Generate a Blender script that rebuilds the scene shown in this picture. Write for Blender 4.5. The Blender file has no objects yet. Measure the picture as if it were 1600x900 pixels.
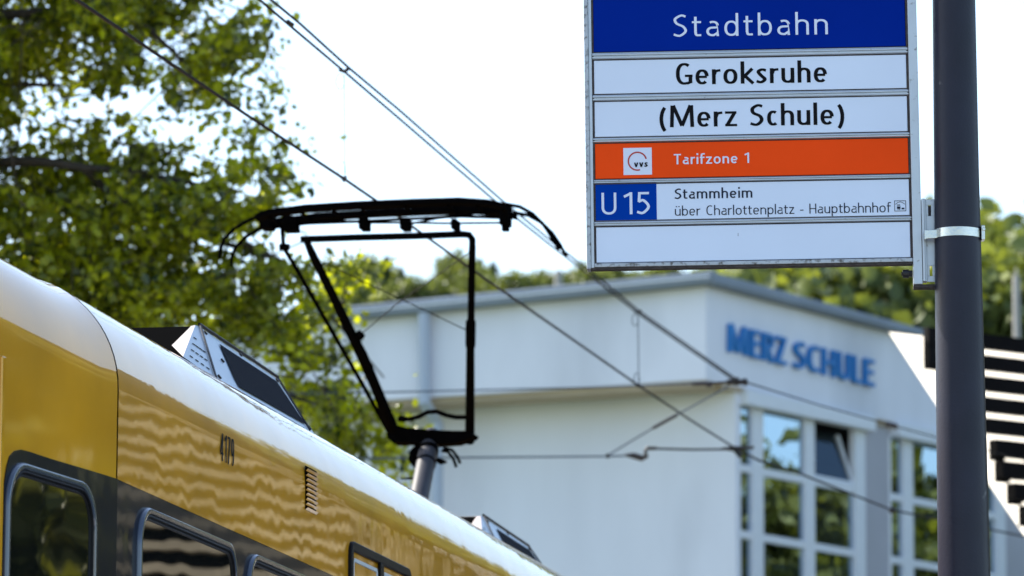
import bpy, math, random
import numpy as np
from mathutils import Vector

random.seed(7); rng = np.random.default_rng(7)
scene = bpy.context.scene
COL = scene.collection

# ---------------------------------------------------------------- camera
F = 7500.0                      # focal length in photograph pixels (1600 wide)
PITCH = math.atan(1170 / F); ROLL = 0.004; EYE = 1.6
camd = bpy.data.cameras.new('camera'); cam = bpy.data.objects.new('camera', camd); COL.objects.link(cam)
camd.sensor_width = 36.0; camd.lens = F / 1600 * 36
camd.clip_start = 0.1; camd.clip_end = 6000
cam.rotation_mode = 'QUATERNION'
FWD = np.array([0, math.cos(PITCH), math.sin(PITCH)])
_u = np.array([0, -math.sin(PITCH), math.cos(PITCH)]); _r = np.array([1.0, 0, 0])
RT = _r * math.cos(ROLL) + _u * math.sin(ROLL); UP = _u * math.cos(ROLL) - _r * math.sin(ROLL)
from mathutils import Matrix
cam.rotation_quaternion = Matrix([[RT[i], UP[i], -FWD[i]] for i in range(3)]).to_quaternion()
cam.location = (0, 0, EYE)
camd.dof.use_dof = True; camd.dof.focus_distance = 15.0; camd.dof.aperture_fstop = 6.7
scene.camera = cam
EYEP = np.array([0, 0, EYE])

# ---------------------------------------------------------------- sky and sun
SUN_EL, SUN_AZ = 42.0, -60.0
world = bpy.data.worlds.new('World'); scene.world = world; world.use_nodes = True
wn = world.node_tree
sky = wn.nodes.new('ShaderNodeTexSky'); sky.sky_type = 'NISHITA'; sky.sun_disc = False
sky.sun_elevation = math.radians(SUN_EL); sky.sun_rotation = math.radians(SUN_AZ)
sky.air_density = 1.0; sky.dust_density = 1.3; sky.ozone_density = 1.0
wn.links.new(sky.outputs[0], wn.nodes['Background'].inputs[0])
wn.nodes['Background'].inputs[1].default_value = 0.12
sund = bpy.data.lights.new('sun', 'SUN'); sun = bpy.data.objects.new('sun', sund); COL.objects.link(sun)
sund.energy = 4.0; sund.angle = math.radians(0.5); sund.color = (1.0, 0.94, 0.85)
_el, _az = math.radians(SUN_EL), math.radians(SUN_AZ)
sdir = Vector((math.cos(_el) * math.sin(_az), math.cos(_el) * math.cos(_az), math.sin(_el)))
sun.rotation_euler = (-sdir).to_track_quat('-Z', 'Y').to_euler(); sun.location = (-20, 10, 30)
scene.view_settings.view_transform = 'Standard'; scene.view_settings.look = 'None'
scene.view_settings.exposure = 1.52; scene.view_settings.gamma = 1.0
scene.cycles.max_bounces = 8; scene.cycles.transparent_max_bounces = 12

# ---------------------------------------------------------------- frames
def nrm(a):
    a = np.array(a, float); return a / np.linalg.norm(a)
def ray(x, y):
    return nrm(FWD * F + RT * (x - 800) - UP * (y - 450))
class Frame:
    """a local frame: U along, V up, N out towards the viewer"""
    def __init__(s, O, U, V, N):
        s.O, s.U, s.V, s.N = np.array(O, float), nrm(U), nrm(V), nrm(N)
    def pt(s, u, v, d=0.0): return s.O + s.U * u + s.V * v + s.N * d
    def uv(s, x, y, d=0.0):
        r = ray(x, y); t = ((s.O + s.N * d - EYEP) @ s.N) / (r @ s.N)
        p = EYEP + r * t - s.O; return float(p @ s.U), float(p @ s.V)
WORLD = Frame((0, 0, 0), (1, 0, 0), (0, 0, 1), (0, -1, 0))

def at_depth(x, y, Y):
    r = ray(x, y); return EYEP + r * (Y / r[1])

# ---------------------------------------------------------------- mesh builder
class M:
    def __init__(s): s.v = []; s.f = []
    def add(s, vs, fs):
        b = len(s.v); s.v += [tuple(map(float, p)) for p in vs]; s.f += [tuple(i + b for i in f) for f in fs]; return s
    def prism(s, fr, poly, d0, d1):
        n = len(poly); vs = [fr.pt(u, v, d0) for u, v in poly] + [fr.pt(u, v, d1) for u, v in poly]
        fs = [tuple(range(n, 2 * n)), tuple(range(n - 1, -1, -1))] + [(i, (i + 1) % n, n + (i + 1) % n, n + i) for i in range(n)]
        return s.add(vs, fs)
    def box(s, fr, u0, v0, u1, v1, d0, d1): return s.prism(fr, [(u0, v0), (u1, v0), (u1, v1), (u0, v1)], d0, d1)
    def tube(s, pts, r, n=10, caps=True):
        pts = [np.array(p, float) for p in pts]; k = len(pts)
        rs = [r] * k if not hasattr(r, '__len__') else list(r)
        base = len(s.v); ref = None
        for i, p in enumerate(pts):
            t = nrm((pts[min(i + 1, k - 1)] - pts[max(i - 1, 0)]))
            if ref is None:
                a = np.array([0, 0, 1.0]) if abs(t[2]) < 0.9 else np.array([1.0, 0, 0])
                ref = nrm(np.cross(t, a))
            ref = nrm(ref - t * (ref @ t)); b = np.cross(t, ref)
            for j in range(n):
                a = 2 * math.pi * j / n
                s.v.append(tuple(p + (ref * math.cos(a) + b * math.sin(a)) * rs[i]))
        for i in range(k - 1):
            for j in range(n):
                a = base + i * n + j; b2 = base + i * n + (j + 1) % n
                s.f.append((a, b2, b2 + n, a + n))
        if caps:
            s.f.append(tuple(base + j for j in range(n - 1, -1, -1))); s.f.append(tuple(base + (k - 1) * n + j for j in range(n)))
        return s
    def build(s, name, mat, parent=None, smooth=False, bevel=0.0, loc=None, recalc=True):
        off = np.zeros(3)
        q = parent
        while q is not None: off += np.array(q.location); q = q.parent
        if loc is not None and parent is None: off = np.array(loc, float)
        me = bpy.data.meshes.new(name)
        me.from_pydata([tuple(np.array(p) - off) for p in s.v], [], s.f)
        if recalc:
            import bmesh
            bm = bmesh.new(); bm.from_mesh(me); bmesh.ops.recalc_face_normals(bm, faces=bm.faces); bm.to_mesh(me); bm.free()
        if smooth: me.polygons.foreach_set('use_smooth', [True] * len(me.polygons))
        me.materials.append(mat)
        o = bpy.data.objects.new(name, me); COL.objects.link(o)
        if parent is not None: o.parent = parent
        if loc is not None and parent is None: o.location = loc
        if smooth and smooth != 'all':
            try:
                me.shade_auto = True
            except Exception: pass
            m_ = o.modifiers.new('edge', 'EDGE_SPLIT'); m_.split_angle = math.radians(38)
        if bevel:
            b = o.modifiers.new('bevel', 'BEVEL'); b.width = bevel; b.segments = 2; b.limit_method = 'ANGLE'
        return o

def tag(o, label=None, cat=None, group=None, kind=None):
    if label: o['label'] = label
    if cat: o['category'] = cat
    if group: o['group'] = group
    if kind: o['kind'] = kind
    return o
def thing(name, loc, label, cat, group=None):
    o = bpy.data.objects.new(name, None); COL.objects.link(o); o.location = tuple(map(float, loc)); o.empty_display_size = 0.3
    return tag(o, label, cat, group)
def sub_empty(name, parent):
    o = bpy.data.objects.new(name, None); COL.objects.link(o); o.parent = parent; return o

# ---------------------------------------------------------------- materials
def mat(name, col, rough=0.5, metal=0.0, var=0.0, vscale=5.0, bump=0.0, bscale=20.0, coat=0.0, coat_rough=0.05,
        ior=1.5, dirt=None, dscale=2.0, dlo=0.55, dhi=0.75, spec=0.5, coords='Object', stretch=None, detail=6):
    m = bpy.data.materials.new(name); m.use_nodes = True; nt = m.node_tree; n = nt.nodes; l = nt.links
    p = n['Principled BSDF']
    p.inputs['Roughness'].default_value = rough; p.inputs['Metallic'].default_value = metal
    p.inputs['Coat Weight'].default_value = coat; p.inputs['Coat Roughness'].default_value = coat_rough
    p.inputs['IOR'].default_value = ior; p.inputs['Specular IOR Level'].default_value = spec
    c = n.new('ShaderNodeRGB'); c.outputs[0].default_value = (*col, 1); out = c.outputs[0]
    tc = n.new('ShaderNodeTexCoord'); vec = tc.outputs[coords]
    if stretch:
        mp = n.new('ShaderNodeMapping'); mp.inputs['Scale'].default_value = stretch; l.new(vec, mp.inputs[0]); vec = mp.outputs[0]
    def noise(sc, det=detail):
        t = n.new('ShaderNodeTexNoise'); t.inputs['Scale'].default_value = sc; t.inputs['Detail'].default_value = det; l.new(vec, t.inputs['Vector']); return t.outputs[0]
    if var:
        h = n.new('ShaderNodeHueSaturation'); mr = n.new('ShaderNodeMapRange'); mr.inputs[3].default_value = 1 - var; mr.inputs[4].default_value = 1 + var
        mr.inputs[1].default_value = 0.3; mr.inputs[2].default_value = 0.7
        l.new(noise(vscale), mr.inputs[0]); l.new(mr.outputs[0], h.inputs['Value']); l.new(out, h.inputs['Color']); out = h.outputs[0]
    if dirt:
        mx = n.new('ShaderNodeMix'); mx.data_type = 'RGBA'; mr = n.new('ShaderNodeMapRange')
        mr.inputs[1].default_value = dlo; mr.inputs[2].default_value = dhi
        l.new(noise(dscale, 9), mr.inputs[0]); l.new(mr.outputs[0], mx.inputs[0]); l.new(out, mx.inputs[6]); mx.inputs[7].default_value = (*dirt, 1); out = mx.outputs[2]
    l.new(out, p.inputs['Base Color'])
    if bump:
        b = n.new('ShaderNodeBump'); b.inputs['Strength'].default_value = 1.0; b.inputs['Distance'].default_value = bump
        l.new(noise(bscale), b.inputs['Height']); l.new(b.outputs[0], p.inputs['Normal'])
        if coat: l.new(b.outputs[0], p.inputs['Coat Normal'])
    return m

def body_paint(name, col, metal, wave, flake, coat=1.0):
    """coated metallic paint on slightly uneven sheet metal"""
    m = bpy.data.materials.new(name); m.use_nodes = True; nt = m.node_tree; n = nt.nodes; l = nt.links
    p = n['Principled BSDF']; p.inputs['Base Color'].default_value = (*col, 1); p.inputs['Metallic'].default_value = metal
    p.inputs['Roughness'].default_value = 0.38; p.inputs['Coat Weight'].default_value = coat; p.inputs['Coat Roughness'].default_value = 0.03
    p.inputs['Coat IOR'].default_value = 1.55; p.inputs['Specular IOR Level'].default_value = 0.1
    tc = n.new('ShaderNodeTexCoord'); mp = n.new('ShaderNodeMapping'); mp.inputs['Rotation'].default_value = (0, 0, math.radians(10.08)); l.new(tc.outputs['Object'], mp.inputs[0])
    m2 = n.new('ShaderNodeMapping'); m2.inputs['Scale'].default_value = (1, 1, 0.75); l.new(mp.outputs[0], m2.inputs[0])
    t = n.new('ShaderNodeTexNoise'); t.inputs['Scale'].default_value = 3.6; t.inputs['Detail'].default_value = 2.0; t.inputs['Roughness'].default_value = 0.42; l.new(m2.outputs[0], t.inputs['Vector'])
    b = n.new('ShaderNodeBump'); b.inputs['Distance'].default_value = wave; l.new(t.outputs[0], b.inputs['Height'])
    t2 = n.new('ShaderNodeTexNoise'); t2.inputs['Scale'].default_value = 160; t2.inputs['Detail'].default_value = 1.0; l.new(tc.outputs['Object'], t2.inputs['Vector'])
    b2 = n.new('ShaderNodeBump'); b2.inputs['Distance'].default_value = flake; l.new(t2.outputs[0], b2.inputs['Height']); l.new(b.outputs[0], b2.inputs['Normal'])
    l.new(b2.outputs[0], p.inputs['Normal']); l.new(b2.outputs[0], p.inputs['Coat Normal'])
    # slight dust and tone variation
    t3 = n.new('ShaderNodeTexNoise'); t3.inputs['Scale'].default_value = 2.2; t3.inputs['Detail'].default_value = 8; l.new(tc.outputs['Object'], t3.inputs['Vector'])
    h = n.new('ShaderNodeHueSaturation'); mr = n.new('ShaderNodeMapRange'); mr.inputs[1].default_value = .3; mr.inputs[2].default_value = .7; mr.inputs[3].default_value = 0.86; mr.inputs[4].default_value = 1.12
    l.new(t3.outputs[0], mr.inputs[0]); l.new(mr.outputs[0], h.inputs['Value']); h.inputs['Color'].default_value = (*col, 1); l.new(h.outputs[0], p.inputs['Base Color'])
    return m

def leaf_mat(name, c_dark, c_light, trans=0.5, spec=0.5):
    m = bpy.data.materials.new(name); m.use_nodes = True; nt = m.node_tree; n = nt.nodes; l = nt.links
    p = n['Principled BSDF']; out = n['Material Output']
    at = n.new('ShaderNodeAttribute'); at.attribute_name = 'tint'
    mx = n.new('ShaderNodeMix'); mx.data_type = 'RGBA'; l.new(at.outputs['Fac'], mx.inputs[0])
    mx.inputs[6].default_value = (*c_dark, 1); mx.inputs[7].default_value = (*c_light, 1)
    l.new(mx.outputs[2], p.inputs['Base Color']); p.inputs['Roughness'].default_value = 0.36; p.inputs['Specular IOR Level'].default_value = spec
    tr = n.new('ShaderNodeBsdfTranslucent'); g = n.new('ShaderNodeMix'); g.data_type = 'RGBA'; g.blend_type = 'MULTIPLY'; g.inputs[0].default_value = 1
    l.new(mx.outputs[2], g.inputs[6]); g.inputs[7].default_value = (2.1, 2.0, 0.55, 1); l.new(g.outputs[2], tr.inputs['Color'])
    ms = n.new('ShaderNodeMixShader'); mr = n.new('ShaderNodeMapRange'); mr.inputs[1].default_value = 0.1; mr.inputs[2].default_value = 0.8; mr.inputs[3].default_value = trans * 0.35; mr.inputs[4].default_value = trans ** 1.3
    l.new(at.outputs['Fac'], mr.inputs[0]); l.new(mr.outputs[0], ms.inputs[0])
    l.new(p.outputs[0], ms.inputs[1]); l.new(tr.outputs[0], ms.inputs[2]); l.new(ms.outputs[0], out.inputs['Surface'])
    return m

def window_glass(name, tint=(0.02, 0.025, 0.03), refl=0.5, clear=0.35):
    """coated window pane: part mirror, part see-through"""
    m = bpy.data.materials.new(name); m.use_nodes = True; nt = m.node_tree; n = nt.nodes; l = nt.links
    out = n['Material Output']; n.remove(n['Principled BSDF'])
    gl = n.new('ShaderNodeBsdfGlossy'); gl.inputs['Roughness'].default_value = 0.0; gl.inputs['Color'].default_value = (0.60, 0.80, 1.0, 1)
    tp = n.new('ShaderNodeBsdfTransparent'); tp.inputs['Color'].default_value = (clear, clear * 1.05, clear * 1.08, 1)
    tc = n.new('ShaderNodeTexCoord'); t = n.new('ShaderNodeTexNoise'); t.inputs['Scale'].default_value = 0.8; l.new(tc.outputs['Object'], t.inputs['Vector'])
    b = n.new('ShaderNodeBump'); b.inputs['Distance'].default_value = 0.004; l.new(t.outputs[0], b.inputs['Height']); l.new(b.outputs[0], gl.inputs['Normal'])
    ms = n.new('ShaderNodeMixShader'); ms.inputs[0].default_value = refl
    l.new(tp.outputs[0], ms.inputs[1]); l.new(gl.outputs[0], ms.inputs[2]); l.new(ms.outputs[0], out.inputs['Surface'])
    return m

MT = {}
MT['sign_white'] = mat('sign_white', (0.66, 0.75, 0.90), 0.4, var=0.03, vscale=3, coat=0.2)
MT['sign_blue'] = mat('sign_blue', (0.002, 0.022, 0.26), 0.6, var=0.06, vscale=3, spec=0.0)
MT['line_blue'] = mat('line_blue', (0.002, 0.045, 0.34), 0.6, var=0.04, spec=0.0)
MT['sign_orange'] = mat('sign_orange', (0.92, 0.078, 0.012), 0.6, var=0.05, vscale=3, spec=0.0)
MT['print_black'] = mat('print_black', (0.004, 0.004, 0.006), 0.6, spec=0.1, var=0.05)
MT['print_dark'] = mat('print_dark', (0.018, 0.024, 0.045), 0.5, spec=0.1)
MT['print_white'] = mat('print_white', (0.68, 0.74, 0.88), 0.5, var=0.02)
MT['print_red'] = mat('print_red', (0.45, 0.035, 0.02), 0.5)
MT['alu'] = mat('brushed_aluminium', (0.50, 0.54, 0.58), 0.42, metal=0.6, var=0.06, vscale=12, dirt=(0.22, 0.21, 0.20), dscale=60, dlo=0.66, dhi=0.76)
MT['alu_dirty'] = mat('weathered_aluminium', (0.42, 0.45, 0.48), 0.5, metal=0.6, var=0.1, vscale=20, dirt=(0.12, 0.11, 0.10), dscale=70, dlo=0.52, dhi=0.70)
MT['grime'] = mat('grime', (0.055, 0.045, 0.045), 0.9, var=0.4, vscale=60)
MT['pole'] = mat('pole_paint', (0.012, 0.013, 0.027), 0.40, spec=0.28, var=0.14, vscale=9, bump=0.0006, bscale=120, dirt=(0.16, 0.16, 0.17), dscale=14, dlo=0.70, dhi=0.78)
MT['strap'] = mat('stainless_strap', (0.50, 0.50, 0.47), 0.22, metal=1.0, var=0.05, bump=0.0008, bscale=60)
MT['bolt'] = mat('black_bolt', (0.02, 0.018, 0.018), 0.45, metal=0.3)
MT['yellow'] = body_paint('yellow_metallic_paint', (0.74, 0.345, 0.003), 0.30, 0.0023, 0.000022)
MT['yellow_flat'] = body_paint('yellow_end_paint', (0.74, 0.345, 0.003), 0.30, 0.0005, 0.00002)
MT['navy'] = body_paint('navy_window_band', (0.002, 0.004, 0.012), 0.0, 0.0015, 0.000014, 0.34)
MT['tram_glass'] = mat('tram_glass', (0.006, 0.007, 0.007), 0.015, bump=0.0012, bscale=2.6, ior=1.6, spec=0.6, detail=1)
MT['frame_rubber'] = mat('window_rubber', (0.005, 0.005, 0.007), 0.5, spec=0.15)
MT['frame_alu'] = mat('window_frame_navy', (0.05, 0.066, 0.10), 0.22, coat=1.0)
MT['dark'] = mat('dark_void', (0.004, 0.004, 0.004), 0.9, spec=0.0, ior=1.02)
MT['roof_unit'] = mat('roof_unit_paint', (0.50, 0.56, 0.62), 0.4, var=0.04, dirt=(0.3, 0.28, 0.26), dscale=6, dlo=0.62, dhi=0.8)
MT['gusset'] = mat('roof_unit_gusset', (0.19, 0.165, 0.165), 0.6, var=0.05)
MT['grille'] = mat('roof_grille', (0.004, 0.005, 0.010), 0.8, spec=0.05, bump=0.003, bscale=90)
MT['panto'] = mat('pantograph_black', (0.002, 0.002, 0.0024), 0.9, spec=0.05, ior=1.08, var=0.2, vscale=20, bump=0.0008, bscale=70)
MT['panto_arm'] = mat('pantograph_arm_grey', (0.038, 0.038, 0.045), 0.5, spec=0.3, var=0.08)
MT['wire'] = mat('wire_bronze', (0.006, 0.006, 0.008), 0.7, spec=0.1)
MT['wire_light'] = mat('wire_pale', (0.08, 0.10, 0.14), 0.6, spec=0.1)
MT['insul'] = mat('insulator_brown', (0.02, 0.014, 0.012), 0.35)
MT['render'] = mat('white_render', (0.73, 0.745, 0.81), 0.85, var=0.05, vscale=0.9, stretch=(1, 1, 0.3), bump=0.004, bscale=6, dirt=(0.48, 0.50, 0.55), dscale=0.35, dlo=0.5, dhi=0.8)
MT['pipe'] = mat('downpipe_paint', (0.40, 0.46, 0.56), 0.5)
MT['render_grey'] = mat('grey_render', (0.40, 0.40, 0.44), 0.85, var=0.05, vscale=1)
MT['soffit'] = mat('beige_soffit', (0.42, 0.34, 0.24), 0.8, var=0.08, vscale=1.2)
MT['roof_edge'] = mat('zinc_roof_edge', (0.20, 0.235, 0.28), 0.45, metal=0.3, var=0.12, vscale=0.9)
MT['win_white'] = mat('window_white', (0.70, 0.73, 0.78), 0.4, var=0.02)
MT['glass'] = window_glass('window_glass')
MT['glass_dark'] = window_glass('sash_glass', refl=0.08, clear=0.5)
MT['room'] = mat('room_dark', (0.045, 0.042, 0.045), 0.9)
MT['curtain'] = mat('curtain_blue_grey', (0.32, 0.36, 0.44), 0.9, var=0.15, vscale=6, stretch=(4, 4, 0.2))
MT['letter_blue'] = mat('letter_blue', (0.012, 0.18, 0.50), 0.5, var=0.05)
MT['board_dark'] = mat('dark_board', (0.006, 0.0055, 0.006), 0.8, spec=0.1, var=0.3, vscale=1.5)
MT['cream_slat'] = mat('cream_slat', (0.36, 0.30, 0.21), 0.8, spec=0.1, var=0.3, vscale=1.6)
MT['bark'] = mat('bark', (0.035, 0.028, 0.022), 0.9, var=0.3, vscale=8, bump=0.02, bscale=12)
MT['grass'] = mat('grass_ground', (0.05, 0.085, 0.025), 0.95, var=0.35, vscale=0.4, bump=0.03, bscale=9, dirt=(0.11, 0.09, 0.05), dscale=0.12)
MT['asphalt'] = mat('asphalt', (0.05, 0.05, 0.052), 0.9, var=0.2, vscale=2, bump=0.004, bscale=90)
MT['concrete'] = mat('concrete', (0.32, 0.31, 0.29), 0.85, var=0.15, vscale=1.5, bump=0.003, bscale=30)
MT['steel'] = mat('rail_steel', (0.30, 0.27, 0.25), 0.3, metal=1.0)
MT['hill'] = mat('hill_ground', (0.045, 0.075, 0.02), 0.95, var=0.4, vscale=0.05)
MT['leaf'] = leaf_mat('oak_leaf', (0.012, 0.028, 0.003), (0.38, 0.42, 0.012), 0.62)
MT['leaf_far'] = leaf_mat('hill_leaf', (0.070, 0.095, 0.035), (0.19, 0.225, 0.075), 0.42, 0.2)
MT['leaf_mirror'] = leaf_mat('roadside_leaf', (0.085, 0.095, 0.025), (0.24, 0.24, 0.06), 0.5, 0.3)
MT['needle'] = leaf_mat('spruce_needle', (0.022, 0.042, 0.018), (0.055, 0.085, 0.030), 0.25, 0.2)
# membrane: cream cloth that lets sunlight through
def cloth(name, col, tr):
    m = mat(name, col, 0.8, var=0.03, vscale=1.0); nt = m.node_tree; n = nt.nodes; l = nt.links
    t = n.new('ShaderNodeBsdfTranslucent'); t.inputs['Color'].default_value = (*col, 1)
    ms = n.new('ShaderNodeMixShader'); ms.inputs[0].default_value = tr
    l.new(n['Principled BSDF'].outputs[0], ms.inputs[1]); l.new(t.outputs[0], ms.inputs[2]); l.new(ms.outputs[0], n['Material Output'].inputs['Surface'])
    return m
MT['cloth'] = cloth('cream_membrane', (0.78, 0.73, 0.65), 0.75)

# ---------------------------------------------------------------- stroke lettering (drawn glyph by glyph)
X, A, DSC = 0.69, 1.03, -0.30
def E(cx, cy, rx, ry, a0, a1, n=22, e=2.25):
    out = []
    for i in range(n + 1):
        a = math.radians(a0 + (a1 - a0) * i / n); c, s_ = math.cos(a), math.sin(a)
        out.append((cx + rx * math.copysign(abs(c) ** (2 / e), c), cy + ry * math.copysign(abs(s_) ** (2 / e), s_)))
    return out
def spl(pts, n=7):
    P = [pts[0]] + list(pts) + [pts[-1]]; out = []
    for i in range(1, len(P) - 2):
        p0, p1, p2, p3 = [np.array(P[i + k], float) for k in (-1, 0, 1, 2)]
        for j in range(n):
            t = j / n
            out.append(tuple(0.5 * (2 * p1 + (p2 - p0) * t + (2 * p0 - 5 * p1 + 4 * p2 - p3) * t * t + (3 * p1 - p0 - 3 * p2 + p3) * t ** 3)))
    out.append(tuple(pts[-1])); return out
def glyph(ch, t, h):
    a, b = t / 2, h / 2
    def stem(x, y0, y1): return [(x, y0), (x, y1)]
    def arch(xl, xr, top): return E((xl + xr) / 2, top - b - .2, (xr - xl) / 2, .2, 180, 0) + [(xr, 0)]
    def bowl(w): return E(w / 2, X / 2, w / 2 - a, X / 2 - b, 0, 360, 36)
    G = {}
    if ch == ' ': return [], .30
    if ch in 'oO':
        w = .56; return [bowl(w)], w
    if ch == 'e':
        w = .53; return [E(w / 2, X / 2, w / 2 - a, X / 2 - b, 4, 315, 34), [(a, X * .50), (w - a, X * .50)]], w
    if ch == 'c':
        w = .45; return [E(w / 2 + .04, X / 2, w / 2 + .02 - a, X / 2 - b, 55, 308, 30)], w
    if ch == 'a':
        w = .49; return [[(w - a, 0), (w - a, X - .2)] + E(w / 2 + .01, X - b - .19, w / 2 - a - .01, .19, 0, 125),
                         [(w - a, X * .57), (w / 2, X * .56)] + E(w / 2, X * .28 + b * .5, w / 2 - a, X * .28 - b * .5, 90, 270)[1:] + [(w / 2 + .04, b), (w - a, .15)]], w
    if ch in 'nh':
        w = .52; return [stem(a, 0, X if ch == 'n' else A), arch(a, w - a, X)], w
    if ch == 'm':
        w = .82; return [stem(a, 0, X), arch(a, w / 2, X), arch(w / 2, w - a, X)], w
    if ch in 'uü':
        w = .52; g = [stem(w - a, 0, X), [(a, X)] + E(w / 2, b + .2, w / 2 - a, .2, 180, 360)]
        if ch == 'ü': g += [[(w * .28, X + .18), (w * .28, X + .18 + t)], [(w * .72, X + .18), (w * .72, X + .18 + t)]]
        return g, w
    if ch == 'r':
        w = .34; return [stem(a, 0, X), spl([(a, X * .60), (a + .06, X * .84), (w * .62, X - b - .02), (w, X - b)])], w
    if ch == 's':
        w = .42; return [spl([(w - .04, X - b - .045), (w * .55, X - b), (a + .01, X * .78), (w * .46, X * .53), (w - a, X * .27), (w * .45, b), (.02, b + .05)])], w
    if ch == 'S':
        w = .52; return [spl([(w - .05, 1 - b - .05), (w * .58, 1 - b), (a + .02, .80), (w * .26, .60), (w * .72, .45), (w - a, .24), (w * .48, b), (.02, b + .06)])], w
    if ch == 'k':
        w = .50; return [stem(a, 0, A), [(a + .02, X * .40), (w - .04, X)], [(a + .10, X * .50), (w - .01, 0)]], w
    if ch == 'l': return [stem(a, 0, A)], t
    if ch == 'i': return [stem(a, 0, X), [(a, X + .17), (a, X + .17 + t * 1.05)]], t
    if ch == 't':
        w = .34; return [[(w * .38, X + .2), (w * .38, .19)] + spl([(w * .38, .19), (w * .5, b + .02), (w, b + .01)])[1:], [(0, X - b), (w, X - b)]], w
    if ch == 'f':
        w = .34; return [[(w * .36, 0), (w * .36, A - .2)] + spl([(w * .36, A - .2), (w * .5, A - b - .02), (w + .03, A - b)])[1:], [(0, X - b), (w, X - b)]], w
    if ch in 'bd' or ch in 'pq':
        w = .54; y0, y1 = (0, A) if ch in 'bd' else (DSC, X)
        return [stem(a if ch in 'bp' else w - a, y0, y1), bowl(w)], w
    if ch == 'z':
        w = .46; return [[(.01, X - b), (w - .02, X - b)], [(w - a, X - b), (a, b)], [(.01, b), (w, b)]], w
    if ch == 'v':
        w = .5; return [[(a * .8, X), (w / 2, 0)], [(w / 2, 0), (w - a * .8, X)]], w
    if ch == 'V':
        w = .66; return [[(a * .8, 1), (w / 2, .02)], [(w / 2, .02), (w - a * .8, 1)]], w
    if ch == 'G':
        w = .67; return [E(w / 2 + .02, .5, w / 2 + .0 - a, .5 - b, 52, 285, 34) + [(w * .72, b + .01), (w - a, b + .07)], [(w - a, b * 1.2), (w - a, .46)], [(w * .56, .46 - b), (w, .46 - b)]], w
    if ch == 'C':
        w = .60; return [E(w / 2 + .06, .5, w / 2 + .04 - a, .5 - b, 58, 304, 34)], w
    if ch == 'M':
        w = .94; return [[(a, 0), (a + .03, 1)], [(a + .06, 1), (w / 2, .06)], [(w / 2, .06), (w - a - .06, 1)], [(w - a, 0), (w - a - .03, 1)]], w
    if ch == 'T':
        w = .54; return [[(0, 1 - b), (w, 1 - b)], stem(w / 2, 0, 1)], w
    if ch == 'H':
        w = .62; return [stem(a, 0, 1), stem(w - a, 0, 1), [(a, .5), (w - a, .5)]], w
    if ch == 'U':
        w = .62; return [[(a, 1)] + E(w / 2, b + .27, w / 2 - a, .27, 180, 360) + [(w - a, 1)]], w
    if ch == 'E':
        w = .48; return [stem(a, 0, 1), [(a, 1 - b), (w, 1 - b)], [(a, .52), (w - .04, .52)], [(a, b), (w, b)]], w
    if ch == 'R':
        w = .54; return [stem(a, 0, 1), [(a, 1 - b), (w * .5, 1 - b)] + E(w * .5, .75 - b / 2, w * .5 - a, .25 - b / 2, 90, -90)[1:] + [(a, .5)], [(w * .42, .5), (w - a * .6, 0)]], w
    if ch == 'Z':
        w = .52; return [[(.01, 1 - b), (w - .02, 1 - b)], [(w - a, 1 - b), (a, b)], [(.01, b), (w, b)]], w
    if ch == 'L':
        w = .44; return [stem(a, 0, 1), [(a, b), (w, b)]], w
    if ch == '1':
        w = .36; return [stem(w - a, 0, 1), [(w - a, 1 - b), (.02, .80)]], w
    if ch == '5':
        w = .52; return [[(w - .04, 1 - b), (a + .04, 1 - b)], [(a + .04, 1), (a + .02, .55)], spl([(a, .56), (w * .5, .62), (w - a, .33), (w * .45, b), (.0, b + .05)])], w
    if ch == '4':
        w = .56; return [stem(w * .70, 0, 1), [(w * .66, 1), (.03, .28)], [(0, .26), (w, .26)]], w
    if ch == '7':
        w = .48; return [[(0, 1 - b), (w, 1 - b)], [(w - a, 1 - b), (w * .36, 0)]], w
    if ch == '9':
        w = .54; return [E(w / 2, .68, w / 2 - a, .32 - b, 0, 360, 30), [(w - a, .68)] + E(w / 2 - .02, .40, w / 2 + .02 - a, .40 - b, 0, -100, 16)], w
    if ch == '(':
        w = .30; return [E(w + .14, .37, w + .14 - a, .68, 128, 232, 20, 2.0)], w
    if ch == ')':
        w = .30; return [E(-.14, .37, w + .14 - a, .68, 52, -52, 20, 2.0)], w
    if ch == '-':
        w = .30; return [[(0, .36), (w, .36)]], w
    raise ValueError(ch)

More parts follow.
